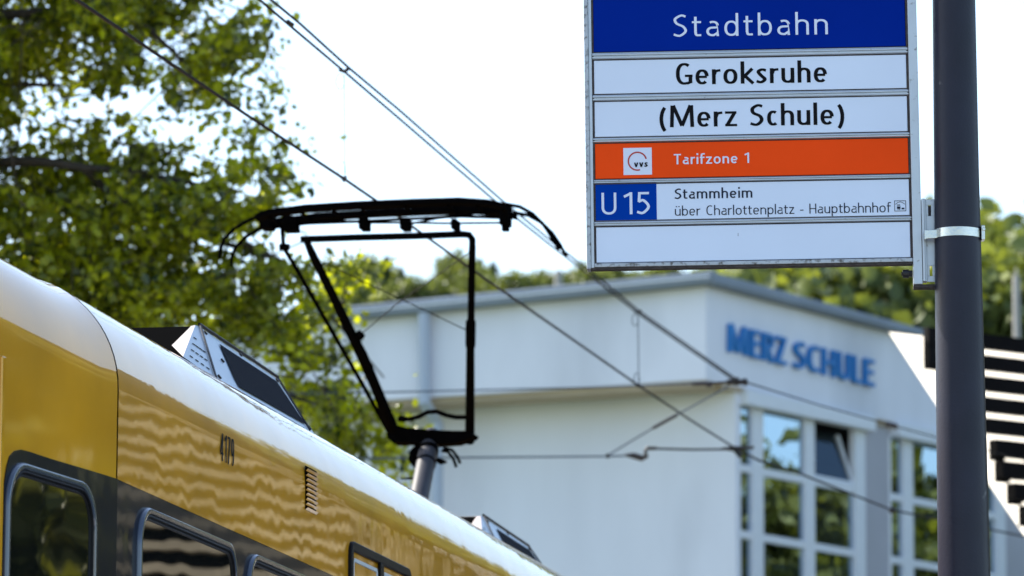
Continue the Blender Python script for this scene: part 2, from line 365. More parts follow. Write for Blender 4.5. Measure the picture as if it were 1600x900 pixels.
def ribbon(m, fr, pts, t, h, sc, org, slope, d, thick=0.0):
    """one pen stroke; the pen is broad: t wide on vertical strokes, h on horizontal ones"""
    P = np.array(pts, float)
    keep = [0] + [i for i in range(1, len(P)) if np.linalg.norm(P[i] - P[i - 1]) > 1e-4]; P = P[keep]
    n = len(P); closed = np.linalg.norm(P[0] - P[-1]) < 1e-3
    L, R = [], []
    for i in range(n):
        a = P[i] - P[i - 1] if i else (P[0] - P[-2] if closed else P[1] - P[0])
        b = P[(i + 1) % n] - P[i] if i < n - 1 else (P[1] - P[0] if closed else P[-1] - P[-2])
        a, b = a / np.linalg.norm(a), b / np.linalg.norm(b); tg = a + b; tg /= max(np.linalg.norm(tg), 1e-6)
        w = h + (t - h) * abs(tg[1]) ** 1.3; nn = np.array([-tg[1], tg[0]]); k = 1 / max(0.6, float(a @ tg))
        L.append(P[i] + nn * w / 2 * k); R.append(P[i] - nn * w / 2 * k)
    def W(q, dd):
        u, v = q * sc; return fr.pt(org[0] + u, org[1] + v + u * slope, dd)
    vs = [W(q, d) for q in L] + [W(q, d) for q in R]
    fs = [(i, i + 1, n + i + 1, n + i) for i in range(n - 1)]
    if thick:
        vs += [W(q, d - thick) for q in L] + [W(q, d - thick) for q in R]
        fs += [(i, i + 1, 2 * n + i + 1, 2 * n + i) for i in range(n - 1)] + [(n + i, n + i + 1, 3 * n + i + 1, 3 * n + i) for i in range(n - 1)]
        fs += [(0, n, 3 * n, 2 * n), (n - 1, 2 * n - 1, 4 * n - 1, 3 * n - 1)]
    m.add(vs, fs)

def write(fr, text, p0, p1, cap, t, h, d, name=None, mt=None, parent=None, gap=0.13, width_scale=None, thick=0.0, letters=False, step=0.00006):
    """text from p0 to p1 (frame coordinates of baseline ends); letter spacing is solved to fill the length"""
    length = math.hypot(p1[0] - p0[0], p1[1] - p0[1]); slope = (p1[1] - p0[1]) / (p1[0] - p0[0])
    gs = [glyph(c, t, h) for c in text]
    tot = sum(g[1] for g in gs); g_ = gap; ws = (length / cap - gap * (len(gs) - 1)) / tot
    m = M(); x = 0.0; out = []; k = 0
    for c, (st, w) in zip(text, gs):
        mm = M() if letters else m
        for s_ in st:
            pts = [((x + px * ws), py) for px, py in s_]
            ribbon(mm, fr, pts, t, h, cap, (p0[0], p0[1]), slope, d + step * (k % 5), thick); k += 1
        if letters and st: out.append(mm.build('letter', mt, parent, recalc=True))
        x += w * ws + g_
    if letters: return out
    return m.build(name or 'lettering', mt, parent, recalc=False)

# ================================================================ GROUND
def sheet(name, pts, z, mt, kind='structure'):
    m = M(); m.add([(x, y, z) for x, y in pts], [tuple(range(len(pts)))]); return tag(m.build(name, mt, recalc=False), kind=kind)
sheet('ground', [(-3000, -400), (3000, -400), (3000, 4000), (-3000, 4000)], -0.02, MT['grass'])

# ---------------------------------------------------------------- track frame
AZ = math.atan((2150 - 800) / (F / math.cos(PITCH)))
TD = np.array([math.sin(AZ), math.cos(AZ), 0]); TL = np.array([-math.cos(AZ), math.sin(AZ), 0]); ZU = np.array([0, 0, 1.0])
LAT = 3.5
TR = Frame(TL * LAT, TD, ZU, -TL)           # u forward along the track, v up, d towards the viewer (out of the car side)
def T(u, v, w): return TR.pt(u, w, -v)       # v = into the car
def PU(x, y, u):                             # point where the sight line meets the cross plane u
    r = ray(x, y); return EYEP + r * (u / float(r @ TD))
def PV(x, y, v): u, w = TR.uv(x, y, -v); return T(u, v, w)

def strip(name, v0, v1, z, mt, u0=-40, u1=180):
    p = [T(u0, v0, 0), T(u1, v0, 0), T(u1, v1, 0), T(u0, v1, 0)]
    return sheet(name, [(q[0], q[1]) for q in p], z, mt)
strip('road', -11.5, -6.5, -0.012, MT['asphalt']); strip('track_bed', -1.1, 7.2, -0.008, MT['concrete'])
fr_pf = M(); p = [T(-30, -6.4, 0), T(60, -6.4, 0), T(60, -1.2, 0), T(-30, -1.2, 0)]
fr_pf.add([tuple(q) for q in p] + [tuple(q + ZU * 0.12) for q in p], [(4, 5, 6, 7), (0, 1, 5, 4), (1, 2, 6, 5), (2, 3, 7, 6), (3, 0, 4, 7)])
tag(fr_pf.build('pavement', MT['concrete']), kind='structure')
for v in (0.6, 2.05, 4.4, 5.85):
    m = M(); m.box(TR, -30, -0.005, 160, 0.05, -v - .035, -v + .035); tag(m.build('rail', MT['steel']), kind='structure')

# ================================================================ STATION SIGN
_yaw = 0.05
SU = np.array([math.cos(_yaw), -math.sin(_yaw), 0]); SN = np.array([-math.sin(_yaw), -math.cos(_yaw), 0])
S0 = Frame(at_depth(1170, 240, 14.46), SU, ZU, SN)
a = np.array(S0.uv(929, 415)); b = np.array(S0.uv(1426, 415 - .0178 * 497)); du = (b - a) / np.linalg.norm(b - a)
SF = Frame(S0.pt(*a), S0.pt(*(a + du)) - S0.pt(*a), S0.pt(a[0] - du[1], a[1] + du[0]) - S0.pt(*a), SN)
PX = SF.uv(1029, 415)[0] / 100.0 if SF.uv(1029, 415)[0] else .0019
def yb(y): return SF.uv(929 - (415 - y) * .0125, y)[1]   # height on the sign of a row seen at left edge pixel y
Wd = SF.uv(1426, 406)[0]
sign = thing('station_sign', SF.pt(Wd, -0.1, 0), 'blue white and orange station name sign in aluminium frame hanging beside the dark pole', 'sign')
TOPY = -130
def panel(y0, y1, mt, nm='panel', x0=0.006, x1=None):
    m = M(); x1 = Wd - 0.006 if x1 is None else x1
    m.box(SF, x0, yb(y1), x1, yb(y0), -0.03, 0.0); return m.build(nm, mt, sign, bevel=0.0012)
pb = panel(TOPY, 81.5, MT['sign_blue']); pb['label'] = 'dark blue top panel with white lettering'
pg = panel(95.0, 147, MT['sign_white']); pm = panel(159.6, 214.2, MT['sign_white'])
po = panel(225, 279.6, MT['sign_orange']); po['label'] = 'orange fare zone panel'
pu = panel(289, 345, MT['sign_white']); pl = panel(355.5, 410.5, MT['sign_white']); pl['label'] = 'empty white bottom panel'
def rail(y0, y1):
    b0, b1 = yb(y1), yb(y0); h = b1 - b0
    m = M()
    prof = [(0, -.02), (0, .002), (.14, .006), (.30, .006), (.38, .001), (.50, .001), (.58, .006), (.74, .006), (.86, .002), (1, .001), (1, -.02)]
    n = len(prof); vs = []
    for u in (0.001, Wd - 0.001): vs += [SF.pt(u, b0 + f * h, d) for f, d in prof]
    m.add(vs, [(i, i + 1, n + i + 1, n + i) for i in range(n - 1)] + [tuple(range(n)), tuple(range(2 * n - 1, n - 1, -1))])
    r = m.build('rail', MT['alu'], sign)
    g = M(); g.box(SF, 0.0, b0 - 0.0028, Wd, b0 - 0.0004, -0.02, 0.0006); g.box(SF, 0.0, b1 + .0004, Wd, b1 + .0022, -0.02, 0.0004); g.build('grime_line', MT['grime'], r)
for y0, y1 in ((83.2, 93.0), (149, 158), (216, 223.2), (281.5, 287.2), (346.8, 353.5)): rail(y0, y1)
m = M(); m.box(SF, 0, yb(418), Wd, yb(412), -0.03, 0.006); m.build('bottom_rail', MT['alu_dirty'], sign, bevel=.0015)
m = M(); m.box(SF, -0.012, yb(421.6), Wd, yb(418.3), -0.034, 0.001); m.build('bottom_lip', MT['grime'], sign)
# back sheet closing the box
m = M(); m.box(SF, -0.004, yb(417), Wd + .004, yb(TOPY), -0.06, -0.031); m.build('back_sheet', MT['alu_dirty'], sign)
# left profile
m = M(); m.box(SF, -0.0235, yb(421), -0.0105, yb(TOPY), -0.05, 0.008); m.build('side_profile', MT['alu_dirty'], sign, bevel=.002)
m = M(); m.box(SF, -0.0103, yb(419), -0.0005, yb(TOPY), -0.05, 0.004); m.build('inner_profile', MT['alu'], sign, bevel=.0015)
m = M(); m.box(SF, -0.0004, yb(412), 0.0052, yb(TOPY), -0.05, 0.0012); m.build('grime_line', MT['grime'], sign)
# right profile (wider, runs lower)
ppm = 1 / PX
m = M(); m.box(SF, Wd + 0.0015, yb(453.5), Wd + 0.029, yb(TOPY), -0.05, 0.009); m.build('side_profile', MT['alu'], sign, bevel=.002)
m = M(); m.box(SF, Wd - 0.0046, yb(411), Wd + 0.0013, yb(TOPY), -0.05, 0.0016); m.build('grime_line', MT['grime'], sign)
m = M(); m.box(SF, Wd + 0.001, yb(458.2), Wd + 0.078, yb(453.8), -0.05, 0.006); m.build('foot_plate', MT['grime'], sign)
# bracket channel
def sb(x, y, d=0.0): return SF.uv(x, y, d)
m = M()
x0 = Wd + 0.0305; x1 = Wd + 0.0755; yt = sb(1450, 311)[1]; ybm = sb(1450, 440)[1]
m.box(SF, x0, ybm, x0 + .007, yt, -0.03, 0.012)
m.box(SF, x0 + .0072, ybm, x0 + .0125, yt, -0.03, 0.004)
# plate with two slots
px0, px1 = x0 + .0127, x1; sx0, sx1 = px0 + .008, px0 + .0165
sl = [(sb(1450, 431)[1], sb(1450, 415)[1]), (sb(1450, 337)[1], sb(1450, 320)[1])]
ys = [ybm, sl[0][0], sl[0][1], sl[1][0], sl[1][1], yt]
for i in range(5):
    if i in (1, 3): m.box(SF, px0, ys[i], sx0, ys[i + 1], -0.012, -0.006); m.box(SF, sx1, ys[i], px1, ys[i + 1], -0.012, -0.006)
    else: m.box(SF, px0, ys[i], px1, ys[i + 1], -0.012, -0.006)
m.box(SF, px1 - .004, ybm, px1 + .001, yt, -0.006, 0.004)
br = m.build('bracket', MT['alu'], sign, bevel=.0008)
m = M(); m.box(SF, px0 + .001, ys[3] + .002, px1 - .006, ys[4] - .001, -0.022, -0.014); m.build('slot_backing', MT['grime'], br)
# bolt under the sign's right end
m = M(); c = SF.pt(Wd - 0.001, sb(1420, 427)[1], -0.01); m.tube([c, c - SF.U * .011], .011, 6); m.tube([c - SF.U * .0112, c - SF.U * .030], [.0135, .0125], 14); m.tube([c - SF.U * .0302, c - SF.U * .034], .006, 8)
m.build('bolt', MT['bolt'], sign, bevel=.0008)
# --- lettering
def sw(text, x0, y0, x1, y1, cap_px, t, h, mt, parent, name='lettering', ws=.12, d=0.0008):
    return write(SF, text, sb(x0, y0), sb(x1, y1), cap_px * PX * 1.0, t, h, d, name, mt, parent, gap=ws)
sw('Stadtbahn', 1052, 57.6, 1294, 53.6, 35.5, .115, .088, MT['print_white'], pb, ws=.22)
sw('Geroksruhe', 1055, 132.6, 1293, 128.4, 34.6, .170, .108, MT['print_black'], pg, ws=.115)
sw('(Merz Schule)', 1030, 199.2, 1320, 194.4, 34.6, .170, .108, MT['print_black'], pm, ws=.11)
sw('Tarifzone 1', 1053, 256.9, 1171, 254.6, 16.4, .165, .125, MT['print_white'], po, ws=.13)
sw('Stammheim', 1054, 311.0, 1176, 308.8, 16.6, .165, .115, MT['print_dark'], pu, ws=.12)
sw('über Charlottenplatz - Hauptbahnhof', 1054.5, 337.2, 1392, 331.6, 15.6, .112, .09, MT['print_dark'], pu, ws=.12)
q0, q1 = sb(929.5, 345), sb(1026, 288)
m = M(); m.box(SF, 0.0062, yb(344.8), sb(1026, 316)[0], yb(288.9), -0.001, 0.0009); lb = m.build('line_badge', MT['line_blue'], sign)
sw('U', 940, 335.6, 963.5, 335.2, 34.8, .115, .105, MT['print_white'], lb, d=.0016, ws=.1)
sw('15', 974.5, 335.0, 1016, 334.2, 34.8, .125, .105, MT['print_white'], lb, d=.0016, ws=.2)
# fare logo
(l0, l1), (r0, r1) = sb(974.4, 273.6), sb(1018.2, 230.6)
m = M(); m.box(SF, l0, l1, r0, r1, -0.001, .0010); lg = m.build('logo_plate', MT['print_white'], po)
cu, cv = sb(996, 252); R_ = 14.2 * PX
m = M(); ribbon(m, SF, [(R_ * math.cos(math.radians(t_)), R_ * math.sin(math.radians(t_))) for t_ in range(14, 287, 8)], 2.3 * PX, 2.3 * PX, 1.0, (cu, cv), 0, .0016); m.build('ring', MT['print_red'], lg, recalc=False)
sw('vvs', 990.5, 261.2, 1012.5, 260.6, 10.2, .22, .16, MT['print_black'], lg, d=.0022, ws=.10)
# little tram pictogram
(l0, l1), (r0, r1) = sb(1397.6, 330.2), sb(1415.4, 313.2); tk = .8 * PX
m = M(); m.box(SF, l0, l1, r0, l1 + tk, 0, .0010); m.box(SF, l0, r1 - tk, r0, r1, 0, .0010); m.box(SF, l0, l1 + tk, l0 + tk, r1 - tk, 0, .0010); m.box(SF, r0 - tk, l1 + tk, r0, r1 - tk, 0, .0010)
wI = r0 - l0
m.box(SF, l0 + .22 * wI, l1 + .22 * wI, l0 + .52 * wI, l1 + .42 * wI, 0, .0010); m.box(SF, l0 + .24 * wI, l1 + .50 * wI, l0 + .50 * wI, l1 + .58 * wI, 0, .0010)
m.box(SF, l0 + .28 * wI, l1 + .12 * wI, l0 + .34 * wI, l1 + .2 * wI, 0, .0010); m.box(SF, l0 + .42 * wI, l1 + .12 * wI, l0 + .48 * wI, l1 + .2 * wI, 0, .0010); m.box(SF, l0 + .62 * wI, l1 + .16 * wI, l0 + .86 * wI, l1 + .30 * wI, 0, .0010)
ribbon(m, SF, [(-.40 * wI, .60 * wI), (-.2 * wI, .76 * wI), (0, .82 * wI), (.2 * wI, .76 * wI), (.40 * wI, .60 * wI)], tk, tk, 1, (l0 + .5 * wI, l1), 0, .0011)
m.build('pictogram', MT['print_dark'], pu, recalc=False)
# scratch on the empty panel
m = M(); c = sb(1153, 366); m.box(SF, c[0], c[1] - .006, c[0] + .0012, c[1] + .003, 0, .0006); m.build('scratch', MT['grime'], pl)

# ================================================================ POLE
PZ = 14.42
pc = [(at_depth(x, y, PZ)) for x, y in ((1490.5, 0), (1494.5, 270), (1499.5, 540), (1506.5, 900))]
top = pc[0] + (pc[0] - pc[3]) * .55; botm = pc[3] + (pc[3] - pc[0]) * ((pc[3][2]) / (pc[0][2] - pc[3][2]))
zs = [botm[2], pc[3][2], pc[2][2], pc[1][2], pc[0][2], top[2]]
kk = PZ / F / math.cos(PITCH) * 1.0
rad = [.086, 40.5 * kk, 37.8 * kk, 35.2 * kk, 33.6 * kk, .060]
pole = thing('sign_post', botm, 'tall dark blue grey round post carrying the station sign', 'pole')
m = M(); m.tube([botm, pc[3], pc[2], pc[1], pc[0], top], rad, 64); m.build('shaft', MT['pole'], pole, smooth=True)
cc = pc[1] + (pc[2] - pc[1]) * (97 / 270)
m = M(); m.tube([cc - ZU * .0135, cc + ZU * .0135], rad[3] * 1.0 + .0035, 64, caps=False)
for s_ in (-1, 1):
    m.tube([cc + ZU * (s_ * .0135), cc + ZU * (s_ * .0142)], [rad[3] + .0035, rad[3] + .001], 64, caps=False)
cl = m.build('strap', MT['strap'], pole, smooth=True)
m = M(); cr = cc + np.array([rad[3] + .006, -.012, 0]); m.box(Frame(cr, (1, 0, 0), (0, 0, 1), (0, -1, 0)), -.005, -.020, .006, .024, -.02, .02); m.tube([cr + (0.002, -.022, .012), cr + (0.002, .022, .012)], .006, 10)
m.build('clasp', MT['strap'], cl, bevel=.002)
m = M(); cr = cc + np.array([-rad[3] - .011, -.028, -.003]); m.box(Frame(cr, (1, 0, .06), (0, 0, 1), (0, -1, 0)), -.022, -.013, .016, .013, -.006, .0); m.box(Frame(cr, (1, 0, .06), (0, 0, 1), (0, -1, 0)), -.024, -.015, -.018, .013, -.02, .003)
m.build('strap_end', MT['strap'], cl, bevel=.001)

# ================================================================ TRAM
tram = thing('tram', T(16, 1.33, 0), 'yellow tram car with dark blue window band and raised pantograph, numbered 4179', 'tram')
SEAM = 13.24; END_U = 30.0
tz = math.atan((2904 - 800) / (F / math.cos(PITCH))) - AZ      # taper of the end section
def section(u):
    """outline of the side from low to roof centre: list of (v, w)"""
    off = max(0.0, (SEAM - u)) * math.tan(tz)
    rise = 0.0
    wc, R = 3.43, .34
    if u < SEAM:
        k = min(1.0, (SEAM - u) / .12); wc += -.012 * k + .052 * min(1.6, SEAM - u)
    pts = [(0.05, .9), (0.0, 1.3), (0, 2.1), (0, 2.7), (0, 3.0)]
    out = [(v + off, w) for v, w in pts]
    for i in range(0, 15):
        a_ = math.radians(78 * i / 14); out.append((off + R * (1 - math.cos(a_)), wc + R * math.sin(a_)))
    v, w = out[-1]
    for f in (.25, .5, .75, 1.0): out.append((v + (1.325 - v) * f, w + .085 * (1 - (1 - f) ** 2)))
    return out
def loft(us, mt, name, lo, hi, side=1, parent=tram):
    m = M(); rows = []
    for u in us:
        sec = section(u)
        # resample between heights lo and hi on the visible side (before the crown)
        pts = [q for q in sec if lo - 1e-6 <= q[1] <= hi + 1e-6 or False]
        def at(w):
            for (v0, w0), (v1, w1) in zip(sec, sec[1:]):
                if w0 <= w <= w1: return (v0 + (v1 - v0) * (w - w0) / (w1 - w0 + 1e-9), w)
        pts = ([at(lo)] if at(lo) else []) + [q for q in sec if lo + 1e-4 < q[1] < hi - 1e-4] + ([at(hi)] if hi < 9 and at(hi) else [])
        if side < 0: pts = [(2.65 - v, w) for v, w in pts]
        rows.append([T(u, v, w) for v, w in pts])
    n = min(len(r) for r in rows)
    for r in rows: m.v += [tuple(p) for p in r[:n]]
    for i in range(len(rows) - 1):
        for j in range(n - 1): m.f.append((i * n + j, (i + 1) * n + j, (i + 1) * n + j + 1, i * n + j + 1))
    o = m.build(name, mt, parent, smooth='all', recalc=True)
    return o
main_us = [SEAM + .004] + list(np.linspace(13.6, END_U, 40)); end_us = [9.2, 9.8, 10.4, 11.0, 11.6, 12.0, 12.4] + [12.42, 12.9, 13.1, SEAM - .008]
WAIST = 3.172
for side in (1, -1):
    o = loft(main_us, MT['yellow'], 'side_panel', WAIST, 99, side)
    loft(main_us, MT['navy'], 'window_band', 2.05, WAIST - .001, side)
    loft(main_us, MT['yellow'], 'lower_panel', .9, 2.049, side)
    loft(end_us, MT['yellow_flat'], 'end_panel', .9, 99, side)
m = M(); m.tube([T(SEAM - .002, .012 + .0, 1.0), T(SEAM - .002, .012, 3.4)], .006, 6); m.tube([T(SEAM - .002, v + .008, w - .004) for v, w in section(SEAM)[4:]], .006, 6)
m.build('panel_seam', MT['frame_rubber'], tram)
# car ends, floor
m = M()
for u, s_ in ((9.2, -1), (END_U, 1)):
    sec = section(u); pts = [T(u, v, w) for v, w in sec] + [T(u, 2.65 - v, w) for v, w in sec[::-1][1:]]
    m = M(); m.add(pts, [tuple(range(len(pts)))]); m.build('end_wall', MT['navy'], tram)
m = M(); m.box(TR, 9.3, .25, END_U - .1, .89, -2.5, -.15); m.build('underframe', MT['dark'], tram)
# frames of side surfaces
SIDE = Frame(T(0, 0, 0), TD, ZU, -TL)
ez = AZ + tz
ED = np.array([math.sin(ez), math.cos(ez), 0]); EN = np.array([math.cos(ez), -math.sin(ez), 0])
ENDF = Frame(T(SEAM, 0, 0), ED, ZU, EN)
def rrect(u0, v0, u1, v1, r, ins, n=8):
    u0, v0, u1, v1 = u0 + ins, v0 + ins, u1 - ins, v1 - ins; r = max(.004, r - ins); out = []
    for cx, cy, a0 in ((u1 - r, v1 - r, 0), (u0 + r, v1 - r, 90), (u0 + r, v0 + r, 180), (u1 - r, v0 + r, 270)):
        for i in range(n + 1):
            a_ = math.radians(a0 + 90 * i / n); out.append((cx + r * math.cos(a_), cy + r * math.sin(a_)))
    return out
def ring(fr, rect, r, prof, mt, name, parent):
    m = M(); loops = [[fr.pt(u, v, d) for u, v in rrect(*rect, r, ins)] for ins, d in prof]; n = len(loops[0])
    for lp in loops: m.v += [tuple(p) for p in lp]
    for k in range(len(loops) - 1):
        for j in range(n): m.f.append((k * n + j, k * n + (j + 1) % n, (k + 1) * n + (j + 1) % n, (k + 1) * n + j))
    return m.build(name, mt, parent, smooth=True)
def tram_window(fr, u0, v0, u1, v1, r=.11, divider=None):
    w = ring(fr, (u0, v0, u1, v1), r, [(0, .0), (.0, .008), (.004, .014), (.011, .016), (.018, .014), (.021, .007)], MT['frame_alu'], 'window', tram)
    ring(fr, (u0, v0, u1, v1), r, [(.020, .004), (.021, .010), (.026, .012), (.029, .009), (.030, .005), (.035, .007), (.039, .004), (.042, .001)], MT['frame_rubber'], 'gasket', w)
    m = M(); m.add([fr.pt(u, v, .0035) for u, v in rrect(u0, v0, u1, v1, r, .038)], [tuple(range(36))]); m.build('pane', MT['tram_glass'], w, recalc=False)
    if divider:
        m = M(); m.box(fr, divider - .004, v0 + .06, divider + .004, v1 - .06, .003, .009); m.build('divider', MT['frame_rubber'], w)
    return w
tram_window(SIDE, 13.475, 2.25, 14.70, 3.128, .12)
tram_window(SIDE, 14.865, 2.25, 16.10, 3.128, .12)
# end-section band and window
e0 = ENDF.uv(8, 760)[0]; eb = ENDF.uv(30, 703)[1]
eL = ENDF.uv(6, 760)[0]
m = M(); cn = [(-.004, 2.05), (-.004, ENDF.uv(180, 748)[1])]
m.prism(ENDF, [(-.003, 2.05), (-.003, ENDF.uv(178, 747)[1])] + [ENDF.uv(x, y) for x, y in ((139, 735), (80, 717.5), (45, 706), (32, 702.5), (22, 704.5), (14, 713), (9, 730), (5, 760))] + [(eL - .01, 2.05)], -.01, .003)
m.build('window_band', MT['navy'], tram)
a0 = ENDF.uv(8, 790)[0]; a1 = ENDF.uv(146, 810)[0]; av = ENDF.uv(60, 731)[1]
tram_window(ENDF, a0 - .01, 2.25, a1, av, .13)
# door edge strip at far left
m = M(); ex = ENDF.uv(3, 600)[0]; m.box(ENDF, ex - .03, 1.0, ex, 3.40, -.004, .012); m.build('door_pillar', MT['yellow_flat'], tram, bevel=.004)
# destination window in the yellow side
du0, du1, dv1 = 16.42, 17.50, 3.320
o = ring(SIDE, (du0, 2.5, du1, dv1), .05, [(0, 0), (0, .010), (.004, .014), (.030, .014), (.034, .004)], MT['frame_rubber'], 'side_display', tram)
m = M(); m.box(SIDE, 16.93, 2.53, 16.99, dv1 - .03, .001, .013); m.build('divider', MT['frame_rubber'], o, bevel=.003)
for ua, ub in ((du0 + .07, 16.91), (17.01, du1 - .07)):
    ring(SIDE, (ua, 2.5, ub, dv1 - .055), .02, [(0, .001), (0, .006), (.012, .006), (.014, .002)], MT['roof_unit'], 'display_frame', o)
    m = M(); m.box(SIDE, ua + .014, 2.52, ub - .014, dv1 - .07, .001, .003); m.build('display_pane', MT['yellow'], o)
# louvred vent
o = None
m = M(); va, vb = 15.715, 15.885; w0_, w1_ = 3.352, 3.500
m.box(SIDE, va, w0_, vb, w1_, -.002, .0015); vent = m.build('vent', MT['dark'], tram)
for i in range(9):
    z0 = w0_ + (w1_ - w0_) * i / 9; mm = M(); mm.add([SIDE.pt(va, z0, .0015), SIDE.pt(vb, z0, .0015), SIDE.pt(vb, z0 + .007, .010), SIDE.pt(va, z0 + .007, .010), SIDE.pt(va, z0 + .009, .002), SIDE.pt(vb, z0 + .009, .002)], [(0, 1, 2, 3), (3, 2, 5, 4)]); mm.build('louvre', MT['yellow_flat'], vent)
m = M()
# number on the side
q0 = TR.uv(343.5, 712); q1 = TR.uv(364.5, 727.5)
write(SIDE, '4179', (q0[0], 3.374), (q1[0], 3.374), .086, .17, .085, .0022, 'number', MT['print_black'], tram, gap=.16)

# roof units
def roof_unit(us, ul, dz_=0.0):
    u0, u1 = us, us + ul
    r = sub_empty('roof_unit', tram)
    def q(u, v, w): return T(u, v, w)
    sh = TD * (us - 15.90) + ZU * dz_
    A_, C_, D_, G_ = PV(305, 508, .425) + sh, PV(290, 547, .29) + sh, PV(250, 521, .70) + sh, PV(330, 572, .262) + sh
    A2, TB, BB = PV(312, 510, .425) + sh, PV(431, 590, .425) + sh, PV(478, 658, .262) + sh
    G_ = A2 + (G_ - A2) * 1.30; BB = TB + (BB - TB) * 1.30; C_ = A_ + (C_ - A_) * 1.25
    across = lambda p: p + TL * 2 * (1.325 - (float(p @ TL) - LAT))
    B = [G_, BB, across(BB), across(G_)]; TP = [A2, TB, across(TB), across(A2)]
    m = M(); m.add(B + TP, [(4, 5, 6, 7), (0, 1, 5, 4), (1, 2, 6, 5), (2, 3, 7, 6)]); body = m.build('housing', MT['roof_unit'], r, bevel=.006)
    m = M(); fo = -TD * .004; m.add([B[0] + fo, B[3] + fo, TP[3] + fo, TP[0] + fo], [(0, 1, 2, 3)]); m.build('front_grille', MT['dark'], r)
    # sloped gusset at the front corner: pale face towards the nose, perforated corner face
    m = M(); m.add([A_, C_, D_], [(0, 1, 2)]); m.build('corner_gusset', MT['gusset'], r, recalc=False)
    m = M(); m.add([A_, A2, G_, C_], [(0, 1, 2, 3)]); hp = m.build('corner_plate', MT['roof_unit'], r, recalc=False)
    m = M(); e1 = nrm(G_ - C_); e2 = nrm(A_ - C_); nn = nrm(np.cross(e1, e2)); nn = nn if nn @ (EYEP - C_) > 0 else -nn
    for i in range(4):
        for j in range(4):
            if i + j * .4 > 3.2: continue
            c = C_ * (1 - .22 - .20 * j) + G_ * (.22 + .20 * j); c = c + (A_ * .5 + A2 * .5 - c) * (.12 + .17 * i) + nn * .002
            m.add([c - e1 * .014 - e2 * .010, c + e1 * .014 - e2 * .010, c + e1 * .014 + e2 * .010, c - e1 * .014 + e2 * .010], [(0, 1, 2, 3)])
    h_ = m.build('perforation', MT['dark'], hp, recalc=False) if False else None
    ho = m.build('perforation', MT['dark'], r, recalc=False); ho['kind'] = 'stuff'
    for f1, f2 in ((.05, .08), (.05, .92), (.97, .08), (.97, .92), (.5, .96), (.16, .5)):
        c = B[0] * (1 - f1) * (1 - f2) + B[1] * f1 * (1 - f2) + TP[0] * (1 - f1) * f2 + TP[1] * f1 * f2
        n_ = nrm(np.cross(B[1] - B[0], TP[0] - B[0])); n_ = n_ if n_ @ TL < 0 else -n_
        m = M(); m.tube([c, c + n_ * .006], .009, 6); m.build('screw', MT['bolt'], r)
    # side grille panel, slightly proud
    sB0, sB1, sT0, sT1 = B[0], B[1], TP[0], TP[1]
    def sp(fu, fw, out=.004):
        lo = sB0 * (1 - fu) + sB1 * fu; hi = sT0 * (1 - fu) + sT1 * fu; n_ = nrm(np.cross(sB1 - sB0, sT0 - sB0)); n_ = n_ if n_ @ TL < 0 else -n_
        return lo * (1 - fw) + hi * fw + n_ * out
    m = M(); m.add([sp(.24, .10), sp(.93, .10), sp(.93, .86), sp(.20, .86)], [(0, 1, 2, 3)]); m.build('side_grille', MT['grille'], r, recalc=False)
    m = M(); m.tube([sp(-.02, 1.0, .006), sp(1.01, 1.0, .006)], .006, 6); m.tube([sp(-.01, 1.0, .006), sp(-.0, .0, .006)], .004, 6); m.tube([sp(1.0, 1.0, .006), sp(.93, .0, .006)], .004, 6); m.build('trim', MT['frame_rubber'], r)
    return r
roof_unit(15.90, 1.12); roof_unit(21.32, 1.05, -.08)

# pantograph -------------------------------------------------
pan = sub_empty('pantograph', tram)
UH, UK = 24.0, 25.1
def bar(pts, r, name, mt=None, n=12, smooth=True): m = M(); m.tube(pts, r, n); return m.build(name, mt or MT['panto'], pan, smooth=smooth)
pxm = UH / F
def hp(x, y, u=UH): return PU(x, y, u)
# two contact strips (the far one .36 m further along)
base_pts = [(402, 337), (420, 330), (480, 322), (560, 317), (650, 313), (720, 311), (765, 314), (792, 320)]
ctr = [PU(x, y, UH - .2) for x, y in base_pts]
for du_ in (0.0, .26):
    P_ = [p + TD * du_ for p in ctr]
    m = M()
    for i in range(len(P_) - 1):
        a_, b_ = P_[i], P_[i + 1]; w_ = TD * .055; h_ = ZU * .027
        m.add([a_ - w_, a_ + w_, a_ + w_ - h_, a_ - w_ - h_, b_ - w_, b_ + w_, b_ + w_ - h_, b_ - w_ - h_], [(0, 4, 5, 1), (1, 5, 6, 2), (2, 6, 7, 3), (3, 7, 4, 0), (0, 1, 2, 3), (7, 6, 5, 4)])
    m.build('contact_strip', MT['panto'], pan)
    # horns
    k = 1.0
    lx = [(402, 338), (385, 346), (365, 358), (350, 374), (344, 390), (343, 404)]; rx = [(790, 319), (812, 323), (832, 334), (850, 352), (862, 370), (872, 388)]
    for pts in (lx, rx):
        bar([PU(x, y, UH - .2) + TD * du_ for x, y in pts], [.010] * 5 + [.008], 'horn')
bar([PU(855, 357, UH), PU(866, 376, UH), PU(874, 390, UH)], .007, 'horn_tip')
bar([PU(862, 368, UH), PU(868, 380, UH)], .014, 'horn_clamp')
